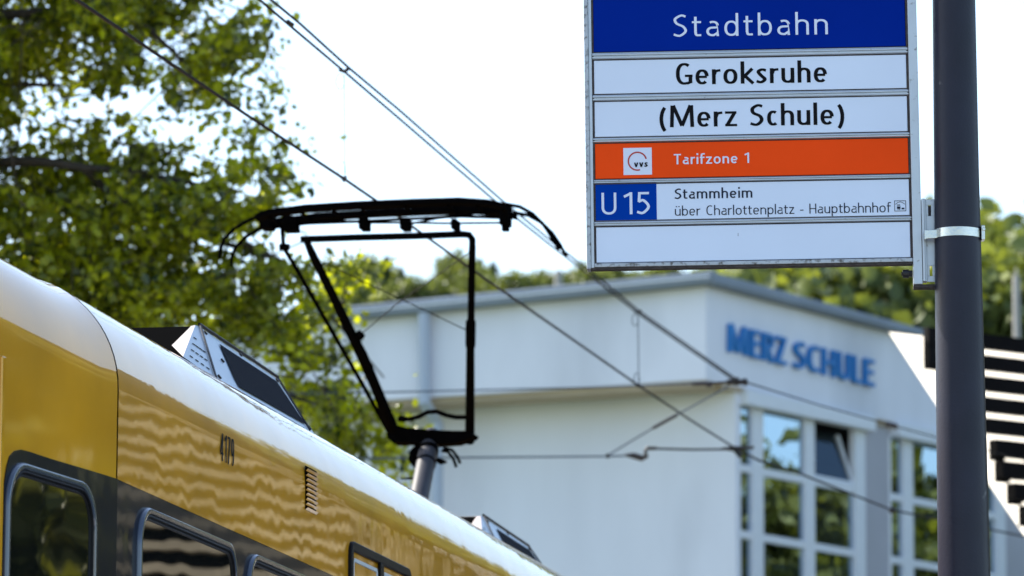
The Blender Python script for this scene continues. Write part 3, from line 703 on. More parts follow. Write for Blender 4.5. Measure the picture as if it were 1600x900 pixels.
# cross links between strips, carriers
for x in (420, 470, 520, 565, 633, 700, 745, 785):
    y = np.interp(x, [p[0] for p in base_pts], [p[1] for p in base_pts]); a_ = PU(x, y + 9, UH - .2)
    bar([a_, a_ + TD * .26], .008, 'cross_link', n=6)
for x, y, w_, h_ in ((418, 346, 20, 28), (455, 351, 22, 24), (570, 351, 14, 19), (634, 351, 14, 19), (790, 338, 15, 32), (712, 352, 10, 16)):
    c = PU(x, y, UH); m = M(); m.box(Frame(c, -TL, ZU, -TD), -w_ * pxm / 2, -h_ * pxm / 2, w_ * pxm / 2, h_ * pxm / 2, -.06, .06); m.build('carrier_block', MT['panto'], pan, bevel=.006)
m = M(); c = PU(790, 352, UH); m.box(Frame(c, -TL, ZU, -TD), -.016, -.03, .016, .02, -.03, .03); m.build('carrier_foot', MT['panto'], pan)
bar([PU(425, 356, UH), PU(480, 349, UH), PU(560, 346, UH), PU(640, 342, UH), PU(720, 338, UH), PU(780, 340, UH)], .0085, 'leaf_spring', n=8)
bar([PU(425, 349, UH + .1), PU(520, 344, UH + .1), PU(570, 348, UH + .1), PU(640, 348, UH + .1), PU(700, 349, UH + .1), PU(790, 348, UH + .1)], .006, 'leaf_spring', n=8)
bar([PU(640, 350, UH), PU(700, 338, UH), PU(770, 331, UH)], .006, 'leaf_spring', n=8)
# apex tube and upper arm tubes
bar([PU(470, 374, UH), PU(560, 371, UH), PU(640, 369, UH), PU(722, 366, UH), PU(733, 367, UH), PU(738, 374, UH + .02), PU(738, 390, UH + .04)], [.0185] * 7, 'apex_tube')
def ku(y): return UH + (UK - UH) * (y - 372) / (685 - 372)
bar([PU(738, 386, ku(386)), PU(737, 430, ku(430)), PU(736, 500, ku(500)), PU(735.5, 503, ku(503)), PU(735, 540, ku(540)), PU(735, 543, ku(543)), PU(734, 690, ku(690))], [.019, .019, .019, .027, .027, .022, .026], 'arm_tube')
bar([PU(477, 372, ku(372)), PU(487, 395, ku(395)), PU(520, 462, ku(462)), PU(548, 520, ku(520)), PU(566, 556, ku(556)), PU(590, 612, ku(612)), PU(618, 682, ku(682))], [.016, .022, .023, .027, .030, .028, .034], 'arm_tube')
bar([PU(441, 356, UH), PU(443, 386, ku(388)), PU(470, 432, ku(432)), PU(520, 520, ku(520)), PU(566, 600, ku(600)), PU(608, 676, ku(676))], .0115, 'guide_rod')
bar([PU(437, 386, UH), PU(452, 386, UH)], .018, 'rod_joint')
bar([PU(559, 520, ku(520)), PU(566, 527, ku(527))], .02, 'insulator_knob')
# lower crossbeam (box, tapering to the right)
m = M(); c0, c1 = PU(610, 680, UK), PU(745, 683, UK); e_ = nrm(c1 - c0); L_ = np.linalg.norm(c1 - c0); fb = Frame(c0, e_, np.cross(e_, -TD) * -1 if np.cross(e_, -TD)[2] < 0 else np.cross(e_, -TD), -TD)
m.prism(fb, [(-.01, .03), (.02, .052), (.10, .036), (L_ * .45, .028), (L_ * .75, .024), (L_ - .03, .026), (L_, .008), (L_ - .01, -.01), (L_ * .8, -.042), (L_ * .55, -.052), (.10, -.046), (.03, -.05), (-.005, -.02)], -.07, .07); m.build('crossbeam', MT['panto'], pan, bevel=.006)
bar([PU(622, 654, ku(654)), PU(640, 655, ku(654)), PU(655, 651, ku(652)), PU(668, 644, ku(650)), PU(682, 643, ku(650)), PU(698, 649, ku(650)), PU(712, 652, ku(652)), PU(733, 652, ku(652))], .0125, 'stabiliser_rod')
bar([PU(624, 654, ku(655)), PU(633, 655, ku(655))], .017, 'stabiliser_joint')
# wire stays of the upper arm
bar([PU(505, 410, ku(410)), PU(600, 455, ku(455)), PU(660, 483, ku(483)), PU(731, 517, ku(517))], .0028, 'stay_wire', MT['wire'], 6)
bar([PU(562, 524, ku(524)), PU(620, 475, ku(480)), PU(737, 392, ku(392))], .0028, 'stay_wire', MT['wire'], 6)
# lower arm
kn = PU(672, 690, UK); bs = PU(640, 850, 24.35); dirn = nrm(bs - kn)
bar([kn - dirn * .085, kn - dirn * .075, kn - dirn * .06, kn, bs], [.02, .043, .050, .0505, .052], 'lower_arm', MT['panto_arm'], 32)
for f in (.10, .22):
    c = kn + (bs - kn) * f; bar([c - dirn * (.016 if f < .2 else .006), c + dirn * (.016 if f < .2 else .006)], .056, 'arm_band', n=24)
bp = T(24.3, 1.35, 3.84)
bar([bs, T(24.3, 1.42, 3.83)], .06, 'arm_root', n=16)
m = M(); m.box(Frame(bp, TD, ZU, -TL), -.6, -.06, .5, .06, -.5, .5); m.build('base_frame', MT['panto'], pan, bevel=.01)
# spring drum and loose cables by the knee
bar([PU(655, 697, UK), PU(649, 706, UK), PU(646, 718, UK), PU(650, 730, UK)], [.018, .030, .030, .012], 'damper')
bar([PU(626, 748, 24.8), PU(655, 747, 24.8)], [.004, .009], 'lever', n=8)
bar([PU(690, 704, UK), PU(700, 706, UK), PU(708, 716, UK), PU(713, 730, UK)], .0085, 'cable', n=8)
bar([PU(693, 700, UK), PU(706, 703, UK), PU(714, 713, UK), PU(719, 724, UK)], .0085, 'cable', n=8)
bar([PU(680, 717, UK), PU(690, 722, UK), PU(698, 722, UK)], [.012, .016, .006], 'cable_lug', n=8)

# ================================================================ OVERHEAD LINE
def along(track_v, pts, us):
    return None
def VW(x, y, v): u, w = TR.uv(x, y, -v); return T(u, v, w)
def wire(name, label, pts, r, mt=None, n=8, cat='wire', group=None):
    m = M(); m.tube(pts, r, n); pts0 = pts[0]
    return tag(m.build(name, mt or MT['wire'], smooth=True, loc=tuple(pts0)), label, cat, group)
def wz(x): return float(np.interp(x, [0, 120, 540, 600, 1000, 1150, 1400], [16.5, 17.6, 23.0, 24.05, 32.2, 36.0, 42]))
cpts = [(60, -42), (120, 0), (250, 88), (380, 176), (540, 281), (572, 303), (600, 322), (665, 369), (760, 437), (880, 520), (1000, 604), (1080, 657), (1150, 701)]
wire('contact_wire', 'lower thick contact wire running from the upper left over the pantograph', [PU(x, y, wz(x)) for x, y in cpts], .0078)
wire('contact_wire', 'thin contact wire sagging across the school windows right of the insulator clamp', [PU(x, y, u) for x, y, u in ((1150, 701, 36.0), (1185, 719, 36.6), (1240, 736, 37.5), (1310, 764, 39), (1394, 797, 41), (1440, 806, 42), (1520, 822, 44), (1600, 838, 46), (1700, 856, 48))], .009)
def mz(x): return float(np.interp(x, [350, 405, 530, 780, 1000, 1150], [19.8, 20.6, 22.6, 26.6, 32.2, 36.0]))
A_p = [(340, -58), (406, 0), (460, 46), (537, 111), (620, 182), (771, 312), (860, 383), (930, 437), (996, 489), (1080, 548), (1150, 596)]
B_p = [(352, -64), (424, 0), (470, 38), (545, 106), (625, 173), (784, 313), (868, 382), (938, 436), (1000, 487), (1084, 546), (1154, 595)]
wire('messenger_wire', 'left strand of the twin upper wires running down to the school corner', [PU(x, y, mz(x)) for x, y in A_p], .0066)
wire('messenger_wire', 'right strand of the twin upper wires running down to the school corner', [PU(x, y, mz(x)) for x, y in B_p], .0066)
# clamps and droppers
def hanger(label, top_px, bot_px, u, sc=1.0):
    a_, b_ = PU(*top_px, u), PU(*bot_px, u); k = u / F
    t_ = thing('dropper', b_, label, 'dropper', 'droppers between the overhead wires')
    m = M(); m.tube([a_ - ZU * .02, b_ + ZU * .02], .0018 * sc, 6)
    lp = [b_ + np.array([math.sin(q) * .018 - .014, 0, .045 + math.cos(q) * .045]) for q in np.linspace(math.pi, -math.pi, 16)]; m.tube(lp, .0014 * sc, 5)
    lp = [a_ + np.array([math.sin(q) * .022 - .02, 0, -.05 + math.cos(q) * .04]) for q in np.linspace(0, 2 * math.pi, 16)]; m.tube(lp, .0014 * sc, 5); m.build('drop_wire', MT['wire_light'], t_)
    m = M(); m.tube([b_ + ZU * .012 - RT * .012, b_ - RT * .0 - ZU * .012], .009, 8); m.tube([b_ + RT * .008 + ZU * .016, b_ - ZU * .006], .006, 8); m.build('lower_clamp', MT['bolt'], t_)
    m = M(); m.tube([a_ - RT * .026 + ZU * .012, a_], [.010, .008], 8); m.tube([a_, a_ + RT * .022 + ZU * .018], [.009, .010], 8); m.build('upper_clamp', MT['bolt'], t_)
hanger('thin dropper left of the pantograph head against the bright sky', (538, 112), (538.5, 280), 22.9)
hanger('pale dropper right of the pantograph in front of the school fascia', (997, 489), (998, 603), 32.2, 2.2)
m = M(); a_ = PU(455, 36, 21.3); m.tube([a_ - RT * .02 + ZU * .012, a_ + RT * .012 - ZU * .012], .009, 8); tag(m.build('wire_clamp', MT['bolt'], loc=tuple(a_)), 'small dark clamp on the twin wires near the top edge by the tree', 'clamp')
# span assembly at u 36
U3 = 36.0
def q3(x, y): return PU(x, y, U3)
m = thing('span_wire', q3(950, 712), 'upper cross span with clamp and dark insulator at the school corner', 'wire')
k = M(); k.tube([q3(-300, 622), q3(600, 613), q3(900, 606), q3(1082, 600)], .007, 6); k.build('cable', MT['wire_light'], m)
k = M(); k.tube([q3(1082, 600), q3(1114, 599)], .016, 8); k.tube([q3(1104, 601), q3(1112, 601)], .022, 8); k.tube([q3(1114, 598.5), q3(1140, 597)], .010, 8); k.build('insulator', MT['insul'], m, smooth=True)
k = M(); k.tube([q3(1136, 597), q3(1168, 597)], .022, 8); k.tube([q3(1150, 590), q3(1152, 602)], .02, 8); k.tube([q3(1162, 592), q3(1166, 602)], .018, 8); k.build('clamp', MT['bolt'], m, smooth=True)
k = M(); k.tube([q3(1168, 598), PU(1280, 633, 40), PU(1393, 664, 44)], .006, 6); k.build('cable', MT['wire'], m)
k = M(); k.tube([PU(1384, 662, 44), PU(1402, 667, 44)], .026, 8); k.build('insulator', MT['insul'], m, smooth=True)
k = M(); k.tube([PU(1402, 667, 44), PU(1480, 688, 46), PU(1700, 745, 52)], .006, 6); k.build('cable', MT['wire'], m)
m = thing('pull_off_wire', q3(1045, 655), 'slanting tie with dark middle insulator between upper clamp and lower span wire', 'wire')
k = M(); k.tube([q3(1138, 604), q3(1058, 648)], .007, 6); k.build('cable', MT['wire_light'], m)
k = M(); k.tube([q3(1020, 669), q3(952, 710)], .007, 6); k.build('cable', MT['wire_light'], m)
k = M(); k.tube([q3(1058, 648), q3(1020, 669)], .014, 8); k.build('insulator', MT['insul'], m, smooth=True)
m = thing('steady_arm', q3(950, 712), 'lower horizontal steady arm with hooked insulator and clamp on the contact wire', 'overhead fitting')
k = M(); k.tube([q3(-300, 714), q3(500, 717), q3(950, 713), q3(978, 712)], .008, 6); k.build('cable', MT['wire_light'], m)
k = M(); k.tube([q3(949, 709), q3(950, 716)], .012, 8); k.build('clamp', MT['bolt'], m)
k = M(); k.tube([q3(977, 711), q3(990, 712), q3(1003, 716), q3(1010, 713), q3(1008, 704), q3(1011, 700.5), q3(1026, 700.5)], [.010, .026, .026, .020, .013, .016, .014], 10); k.build('insulator', MT['insul'], m, smooth=True)
k = M(); k.tube([q3(1026, 701), q3(1080, 702.5), q3(1132, 702)], .0085, 8); k.build('arm_tube', MT['wire'], m, smooth=True)
k = M(); k.tube([q3(1128, 701), q3(1146, 701), q3(1160, 700)], [.010, .022, .014], 8); k.tube([q3(1160, 700), q3(1178, 699)], .012, 8); k.tube([q3(1148, 702), q3(1158, 714)], .019, 8); k.build('clamp', MT['bolt'], m, smooth=True)
m = M(); k = PU(1394, 797, 41); m.tube([k - RT * .02 + ZU * .01, k + RT * .025 - ZU * .01], .03, 8); tag(m.build('wire_clamp', MT['bolt'], loc=tuple(k)), 'small clamp on the sagging wire in front of the right school window', 'clamp')

# ================================================================ SCHOOL BUILDING
Ca = at_depth(1103, 447, 80.0); Cl = at_depth(600, 500, 82.0); Cr = at_depth(1463, 600, 86.6)
def hz(p): return np.array([p[0], p[1], 0.0])
LU = nrm(hz(Ca) - hz(Cl)); LN = np.array([LU[1], -LU[0], 0])            # left face, U runs right to the corner
RU = nrm(hz(Cr) - hz(Ca)); RN = np.array([RU[1], -RU[0], 0])            # right face, U runs away from the corner
FL = Frame(hz(Ca), LU, ZU, LN); FR = Frame(hz(Ca), RU, ZU, RN)
Cb = at_depth(1149, 605, 80.92)
WR = Frame(hz(Cb), RU, ZU, RN); WL = Frame(hz(Cb), LU, ZU, LN)
school = thing('school_building', Cb * [1, 1, 0], 'white rendered school with zinc roof edge and large gridded windows behind the tram', 'building')
FARL = -24.0; FARR = 22.0
# left fascia, sloping up to the corner
def fl(x, y): return FL.uv(x, y)
t0, t1 = fl(600, 497), (0, Ca[2]); b0, b1 = fl(600, 625), (0, fl(1103, 593)[1])
def ext(p, q, u): return (u, p[1] + (q[1] - p[1]) * (u - p[0]) / (q[0] - p[0]))
m = M(); m.prism(FL, [ext(b0, b1, FARL), (0, b1[1]), (0, t1[1]), ext(t0, t1, FARL)], -.9, 0); m.build('fascia', MT['render'], school)
m = M(); m.prism(FL, [(ext(b0, b1, FARL)[0], ext(b0, b1, FARL)[1] - .10), (-.02, b1[1] - .10), (-.02, b1[1] - .004), (FARL, ext(b0, b1, FARL)[1] - .004)], -.88, -.10); m.build('soffit', MT['soffit'], school)
# right fascia
fb_ = [FR.uv(1166, 603), FR.uv(1463, 672)]; ft_ = [(0, Ca[2]), FR.uv(1385, 518.7)]
m = M(); fb0 = ext(fb_[0], fb_[1], 0.0); m.prism(FR, [(0.001, b1[1]), ext(fb_[0], fb_[1], FARR), ext(ft_[0], ft_[1], FR.uv(1463, 540)[0]), (0.001, Ca[2])], -.6, 0); m.build('fascia', MT['render'], school)
m = M(); m.prism(FR, [(.6, fb0[1] - .13), (FARR, ext(fb_[0], fb_[1], FARR)[1] - .13), (FARR, ext(fb_[0], fb_[1], FARR)[1] - .005), (.6, ext(fb_[0], fb_[1], .6)[1] - .005)], -.6, -.03); m.build('soffit', MT['soffit'], school)
# roof edge
re_l = [ext(t0, t1, FARL), (0.05, t1[1])]
m = M(); m.prism(FL, [(FARL, re_l[0][1] + .004), (.2, t1[1] + .004), (.22, t1[1] + .22), (FARL, re_l[0][1] + .26)], -1.2, .28); m.build('roof_edge', MT['roof_edge'], school, bevel=.03)
m = M(); e1_ = ext(ft_[0], ft_[1], FARR * .5); m.prism(FR, [(-.25, Ca[2] + .006), (e1_[0], e1_[1] + .006), (e1_[0], e1_[1] + .13), (.3, Ca[2] + .20), (-.24, Ca[2] + .21)], -1.2, .24); m.build('roof_edge', MT['roof_edge'], school, bevel=.03)
m = M(); m.prism(FL, [(FARL, re_l[0][1] + .10), (.15, t1[1] + .10), (.15, t1[1] + .13), (FARL, re_l[0][1] + .13)], .281, .31); m.build('roof_trim', MT['win_white'], school)
# roof sheet
rc = FL.pt(FARL, re_l[0][1] + .20, -1.0); rd = FL.pt(0.1, t1[1] + .15, -1.0); re_ = FR.pt(e1_[0], e1_[1] + .1, -1.1)
m = M(); m.add([rc, rd, re_, re_ + (rc - rd)], [(0, 1, 2, 3)]); m.build('roof', MT['roof_edge'], school)
# walls
wt = WL.uv(1120, 600)[1]
m = M(); wtl = ext(b0, b1, FARL)[1]; m.prism(WL, [(FARL, 0), (0, 0), (0, b1[1] + .3), (FARL, wtl + .3)], -.3, 0); m.build('wall', MT['render'], school)
# downpipe on the left face
dp = FL.uv(668, 500)
m = M(); m.tube([FL.pt(dp[0], dp[1] + .1, .16), FL.pt(dp[0], ext(b0, b1, dp[0])[1] - .1, .12), FL.pt(dp[0], ext(b0, b1, dp[0])[1] - .4, -.5), FL.pt(dp[0], 0.2, -.5)], .11, 14); m.build('downpipe', MT['pipe'], school, smooth=True)

# right wall with windows: pixel measures along the top transom line
def wu(x, y=690): return WR.uv(x, y)[0]
def wv(x, y): return WR.uv(x, y)[1]
lint_t = wv(1150, 608); lint_b = wv(1150, 631)
tr1 = (wv(1195, 740), wv(1195, 728)); tr2 = (wv(1195, 843), wv(1195, 829)); dz = tr1[0] - tr2[0]
topv = lint_b
wintop = topv
cols1 = [(1153, 1178), (1195, 1260), (1275, 1337)]; jamb1 = (1135, 1353)
def wall_piece(u0, u1, v0, v1, mt=MT['render'], d0=-.35, d1=0.0, name='wall'):
    m = M(); m.box(WR, u0, v0, u1, v1, d0, d1); return m.build(name, mt, school)
u = lambda x: WR.uv(x, 690)[0]
W1 = (0.14, u(1353)); W2 = (u(1393), u(1393) + (W1[1] - W1[0])); W3 = (W2[1] + (W2[0] - W1[1]), W2[1] + (W2[0] - W1[1]) + W1[1] - W1[0])
ftop = lambda uu: ext(fb_[0], fb_[1], uu)[1]
SILL = topv - dz * 5 - .1
wall_piece(0.002, W1[0], 0, ftop(0) + .3)
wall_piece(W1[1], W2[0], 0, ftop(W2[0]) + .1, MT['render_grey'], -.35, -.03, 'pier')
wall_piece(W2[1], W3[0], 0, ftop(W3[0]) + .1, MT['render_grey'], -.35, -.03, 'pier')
wall_piece(W3[1], FARR, 0, ftop(FARR) + .2)
for (ua, ub) in (W1, W2, W3):
    wall_piece(ua + .003, ub - .003, 0, SILL, d1=-.01); wall_piece(ua + .003, ub - .003, lint_t + .002, ftop(ub) + .3, d1=-.012, name='lintel_wall')
rels = [((u(a) - W1[0]), (u(b) - W1[0])) for a, b in cols1]
def school_window(ua, ub, open_sash=False):
    w = sub_empty('window', school)
    # roller-blind box
    m = M(); m.box(WR, ua + .01, lint_b, ub + .10, lint_t, -.1, .16); m.build('blind_box', MT['win_white'], w, bevel=.012)
    tot = ub - ua
    edges = [0] + [e for c in rels for e in c] + [tot]
    # stiles
    for k in range(0, len(edges) - 1, 2):
        m = M(); a_, b_ = ua + edges[k] + .004, ua + edges[k + 1]
        m.box(WR, a_, SILL, b_, lint_b - .003, -.14, -.02 if 0 < k < 6 else -.01); m.build('stile', MT['win_white'], w, bevel=.012)
    rows = 5
    for r_ in range(rows):
        vt = lint_b - r_ * dz; vb = vt - dz
        for ci, (ea, eb) in enumerate(rels):
            if r_ < rows:
                m = M(); m.box(WR, ua + ea + .002, vb + .0, ua + eb - .002, vb + (tr1[1] - tr1[0]), -.13, -.03); m.build('transom', MT['win_white'], w, bevel=.008)
            g0 = vb + (tr1[1] - tr1[0]); g1 = vt - (.08 if r_ == 0 else .0)
            if open_sash and ci == 2 and r_ == 0:
                # tilted hopper sash: leans into the room, pane edge shows
                ht = g1 - g0; sf = Frame(WR.pt(ua + ea, g0, -.06), RU, nrm(ZU * 1.0 - RN * .22), nrm(RN + ZU * .22))
                m = M(); wdt = eb - ea; st_ = .07
                m.prism(sf, [(wdt - .06, 0), (wdt - .005, 0), (wdt - .19, ht * .98), (wdt - .26, ht * .98)], -.03, .03); m.box(sf, .01, 0, wdt - .064, st_ * .8, -.03, .03)
                m.build('open_sash', MT['win_white'], w)
                m = M(); m.add([sf.pt(.01, st_ * .8), sf.pt(wdt - .07, st_ * .8), sf.pt(wdt - .27, ht * .98), sf.pt(.01, ht * .98)], [(0, 1, 2, 3)]); m.build('pane', MT['glass_dark'], w)
            else:
                m = M(); m.add([WR.pt(ua + ea, g0, -.085), WR.pt(ua + eb, g0, -.085), WR.pt(ua + eb, g1 + .08, -.085), WR.pt(ua + ea, g1 + .08, -.085)], [(0, 1, 2, 3)]); m.build('pane', MT['glass'], w)
    m = M(); m.box(WR, ua + .01, SILL - .08, ub - .01, SILL - .002, -.2, .12); m.build('sill', MT['roof_edge'], w)
    return w
w1 = school_window(*W1, open_sash=True)
# curtain behind the right column
m = M(); ca = W1[0] + rels[2][0] + (rels[2][1] - rels[2][0]) * .42; cb = W1[1] + .1; n_ = 26
pts = [(ca + (cb - ca) * i / n_, -.30 - .05 * math.sin(i * 2.1)) for i in range(n_ + 1)]
m.add([WR.pt(a_, SILL, d) for a_, d in pts] + [WR.pt(a_, lint_b - dz - .02, d) for a_, d in pts], [(i, i + 1, n_ + 2 + i, n_ + 1 + i) for i in range(n_)]); m.build('curtain', MT['curtain'], w1)
school_window(*W2); school_window(*W3)
# dark classrooms behind
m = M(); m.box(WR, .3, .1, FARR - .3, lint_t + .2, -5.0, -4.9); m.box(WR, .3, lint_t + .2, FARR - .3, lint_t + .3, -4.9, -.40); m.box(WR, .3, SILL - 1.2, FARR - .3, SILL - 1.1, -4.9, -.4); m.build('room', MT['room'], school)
# rest of the block
m = M(); q_ = [FL.pt(FARL, 0, -.35), FR.pt(FARR, 0, -.36)]
qq = [WL.pt(FARL, 0, -.31), WL.pt(FARL, 0, -14), WR.pt(FARR, 0, -9), WR.pt(FARR, 0, -.36)]
m.add([tuple(p) for p in qq] + [tuple(p + ZU * 10.2) for p in qq], [(0, 1, 5, 4), (1, 2, 6, 5), (2, 3, 7, 6)]); m.build('back_wall', MT['render'], school)

# facade letters: a sign of its own
ls = thing('facade_lettering', FR.pt(.5, 10, 0), 'blue capital letters spelling MERZ SCHULE on the white school fascia', 'sign')
lb0, lb1 = FR.uv(1133.5, 549.5), FR.uv(1360, 605)
lcap = FR.uv(1133.5, 506)[1] - lb0[1]
mz_end = FR.uv(1223, 571.5); sc_st = FR.uv(1236, 574.8)
write(FR, 'MERZ', lb0, mz_end, lcap, .155, .13, .10, mt=MT['letter_blue'], parent=ls, thick=.09, letters=True, gap=.19, step=.001)
write(FR, 'SCHULE', sc_st, lb1, lcap, .155, .13, .10, mt=MT['letter_blue'], parent=ls, thick=.09, letters=True, gap=.19, step=.001)

# ================================================================ BLACK AND CREAM SCREEN right of the post
psi = math.radians(37)
BU = np.array([math.cos(psi), math.sin(psi), 0]); BN = np.array([math.sin(psi), -math.cos(psi), 0])
BF = Frame(hz(at_depth(1440, 600, 50.0)), BU, ZU, BN)
screen = thing('louvred_canopy', BF.pt(4, 0, 0), 'black stepped louvre boards over a cream membrane right of the dark post', 'canopy')
def bf(x, y, d=0.0): return BF.uv(x, y, d)
RW = 13.0
# membrane: diagonal lower edge
tl = bf(1389, 519); d1_ = bf(1463, 632); d2_ = bf(1545, 756); d3_ = bf(1600, 836)
top_end = (RW, bf(1440, 522)[1] + .02)
slope_dir = (d3_[1] - d2_[1]) / (d3_[0] - d2_[0])
low_end = (d3_[0] + 1.2, d3_[1] + 1.2 * slope_dir)
m = M(); m.add([BF.pt(*q) for q in [tl, d1_, d2_, d3_, low_end, (RW, low_end[1]), top_end]], [tuple(range(7))]); m.build('membrane', MT['cloth'], screen, recalc=False)
# dark boards: left-end pixel, top and bottom pixels at the left of the post (x about 1540)
rows_ = [(1441, 524, 541, 0), (1441, 552, 575, 0), (1500, 586, 607, 0), (1500, 620, 641, 0), (1520, 654, 673, 0), (1549, 682, 697, 1), (1551, 697, 724, 1), (1570, 724, 752, 1), (1587, 752, 782, 1), (1604, 780, 808, 1), (1621, 808, 838, 1)]
# a board every step; cream slats fill the gaps between
tops = [524, 552, 586, 620, 654, 688, 722]
bt = [bf(1542, 524)[1], bf(1542, 552)[1], bf(1542, 585)[1], bf(1542, 618)[1], bf(1542, 651)[1], bf(1545, 682)[1]]
bb = [bf(1542, 540)[1], bf(1542, 574)[1], bf(1542, 605)[1], bf(1542, 638)[1], bf(1542, 671)[1]]
pitch = (bf(1542, 540)[1] - bf(1542, 671)[1]) / 4
lefts = [1441, 1441, 1476, 1494, 1512, 1549, 1551, 1570, 1588, 1606, 1624]
base0 = bf(1542, 524)[1]
white = .34
for i in range(11):
    ul_ = bf(lefts[i], 600)[0] if i < 5 else None
    if i >= 5: ul_ = bf(1551 + (i - 6) * 18.5 if i > 5 else 1543, 700)[0]
    vt = base0 - pitch * i; vb = vt - pitch * (1 - white * (.8 if i < 5 else .62))
    if i >= 5: vt += pitch * .02
    m = M(); m.box(BF, ul_, vb, RW, vt - .004, .02, .10 + .008 * i); m.build('board', MT['board_dark'], screen)
    # dark closing piece left of the cream bar, and the cream bar itself
    vt2 = vt - pitch
    cl_ = ul_ + (0.0 if i < 4 else (.14 if i == 4 else .17))
    if i >= 4:
        nl = ul_ if i == 4 else ul_
        m = M(); m.box(BF, nl, vt2 + .002, cl_, vb - .002, .02, .085); m.build('board_end', MT['board_dark'], screen)
m = M(); m.box(BF, bf(1441, 540)[0], base0 - pitch * 1.98, bf(1441, 540)[0] + .22, base0 - .01, .015, .09); m.build('end_board', MT['board_dark'], screen)
for u_ in (.4, RW - .1):
    m = M(); m.tube([BF.pt(u_ + 1.4, 0, -.25), BF.pt(u_ + 1.4 if u_ > 3 else u_ + 1.4, base0, -.25)], .07, 12); m.build('post', MT['alu'], screen, smooth=True)

# ================================================================ SUNLIT FACADE across the street (seen mirrored in the tram side)
def az_pt(az, dist): return np.array([math.sin(math.radians(az)) * dist, math.cos(math.radians(az)) * dist, 0])
GN = nrm([-.72, -.69, 0]); GU = np.array([-GN[1], GN[0], 0])       # U runs right/away
gc = T(14, 0, 0) * [1, 1, 0] + az_pt(24.2, 34)
GF = Frame(gc, GU, ZU, GN)
fac = thing('louvred_building', GF.pt(0, 0, -2), 'cream building with long dark horizontal louvres across the street from the tram', 'building')
m = M(); m.box(GF, -2.4, 0, 7.5, 11.5, -8, -.3); m.build('wall', MT['board_dark'], fac)
for i in range(26):
    z = 2.2 + i * .25; a_ = -2.3 + (.3 * ((i * 37) % 5) / 5); b_ = 4.6 - (.4 * ((i * 53) % 4) / 4)
    m = M(); m.box(GF, a_, z, b_, z + .095, -.3, -.05); m.build('slat', MT['cream_slat'], fac)
# unseen slim cream columns, added so the tram side mirrors tall pale streaks
gc2 = T(18, 0, 0) * [1, 1, 0] + az_pt(21.2, 34)
for i in range(9):
    c = T(18, 0, 0) * [1, 1, 0] + az_pt(22.6 - i * .34, 36 + i * .9)
    m = M(); rr = .10 + .09 * ((i * 29) % 3) / 3; hh = 6.4 + .45 * ((i * 47) % 5)
    m.tube([c, c + ZU * hh], rr, 10); m.tube([c + ZU * hh, c + ZU * (hh + .15)], rr * 1.3, 10)
    tag(m.build('streak_column', MT['cream_slat'], loc=tuple(c)), 'unseen slim cream column added for a pale streak mirrored in the tram side', 'pole', 'added cream columns mirrored as streaks in the tram side')

# ================================================================ TREES
def leaf_mesh(name, C, size, mt, seed=0, tint=None, droop=.3, sun_side=None):
    """C: leaf centres (n,3). Every leaf is a folded pointed blade (4 triangles)."""
    r = np.random.default_rng(seed); n = len(C)
    d = r.normal(size=(n, 3)); d[:, 2] -= droop; d /= np.linalg.norm(d, axis=1)[:, None]
    s_ = np.cross(d, r.normal(size=(n, 3))); s_ /= np.linalg.norm(s_, axis=1)[:, None]
    nn = np.cross(d, s_); L = size * r.uniform(.6, 1.25, n)[:, None]; W = L * .36
    v = np.empty((n, 6, 3), np.float32)
    v[:, 0] = C - d * L * .5; v[:, 1] = C - d * L * .08 + s_ * W + nn * W * .35; v[:, 2] = C + d * L * .28 + s_ * W * .62 + nn * W * .22
    v[:, 3] = C + d * L * .55; v[:, 4] = C + d * L * .28 - s_ * W * .62 + nn * W * .22; v[:, 5] = C - d * L * .08 - s_ * W + nn * W * .35
    idx = np.arange(n)[:, None] * 6
    quads = np.concatenate([idx + np.array([[0, 1, 2, 3]]), idx + np.array([[0, 3, 4, 5]])], axis=1).reshape(-1)
    me = bpy.data.meshes.new(name); me.vertices.add(n * 6); me.vertices.foreach_set('co', v.reshape(-1))
    me.loops.add(n * 8); me.loops.foreach_set('vertex_index', quads.astype(np.int32)); me.polygons.add(n * 2)
    me.polygons.foreach_set('loop_start', np.arange(0, n * 8, 4, dtype=np.int32)); me.polygons.foreach_set('loop_total', np.full(n * 2, 4, np.int32))
    me.update(calc_edges=True)
    tn = (tint if tint is not None else r.uniform(0, 1, n)); tn = np.clip(tn, 0, 1).astype(np.float32)
    at = me.attributes.new('tint', 'FLOAT', 'FACE'); at.data.foreach_set('value', np.repeat(tn, 2))
    me.materials.append(mt); return me
def crown_points(blobs, n_clusters, per, spread, seed, shell=.35):
    """clusters of leaves inside a union of ellipsoids (centre, radii)"""
    r = np.random.default_rng(seed); vol = np.array([np.prod(b[1]) for b in blobs]); vol = vol / vol.sum(); out = []; tn = []
    which = r.choice(len(blobs), n_clusters, p=vol)
    d = r.normal(size=(n_clusters, 3)); d /= np.linalg.norm(d, axis=1)[:, None]
    rad_ = r.uniform(shell, 1, n_clusters) ** .5
    c = np.array([blobs[k][0] for k in which]) + d * rad_[:, None] * np.array([blobs[k][1] for k in which])
    ct = r.uniform(0, 1, n_clusters) ** 1.3
    P_ = np.repeat(c, per, axis=0) + r.normal(size=(n_clusters * per, 3)) * spread * np.array([1, 1, .6])
    t_ = np.clip(np.repeat(ct, per) * .7 + r.uniform(-.1, .45, n_clusters * per), 0, 1)
    return P_, t_, c
def tree_limbs(m, base, pts, r0):
    for p in pts:
        p = np.array(p, float); mid = base + (p - base) * .5 + rng.normal(size=3) * np.linalg.norm(p - base) * .06
        m.tube([base, base + (mid - base) * .5 + rng.normal(size=3) * .05, mid, mid + (p - mid) * .5 + rng.normal(size=3) * .05, p], [r0, r0 * .8, r0 * .6, r0 * .4, r0 * .15], 7)
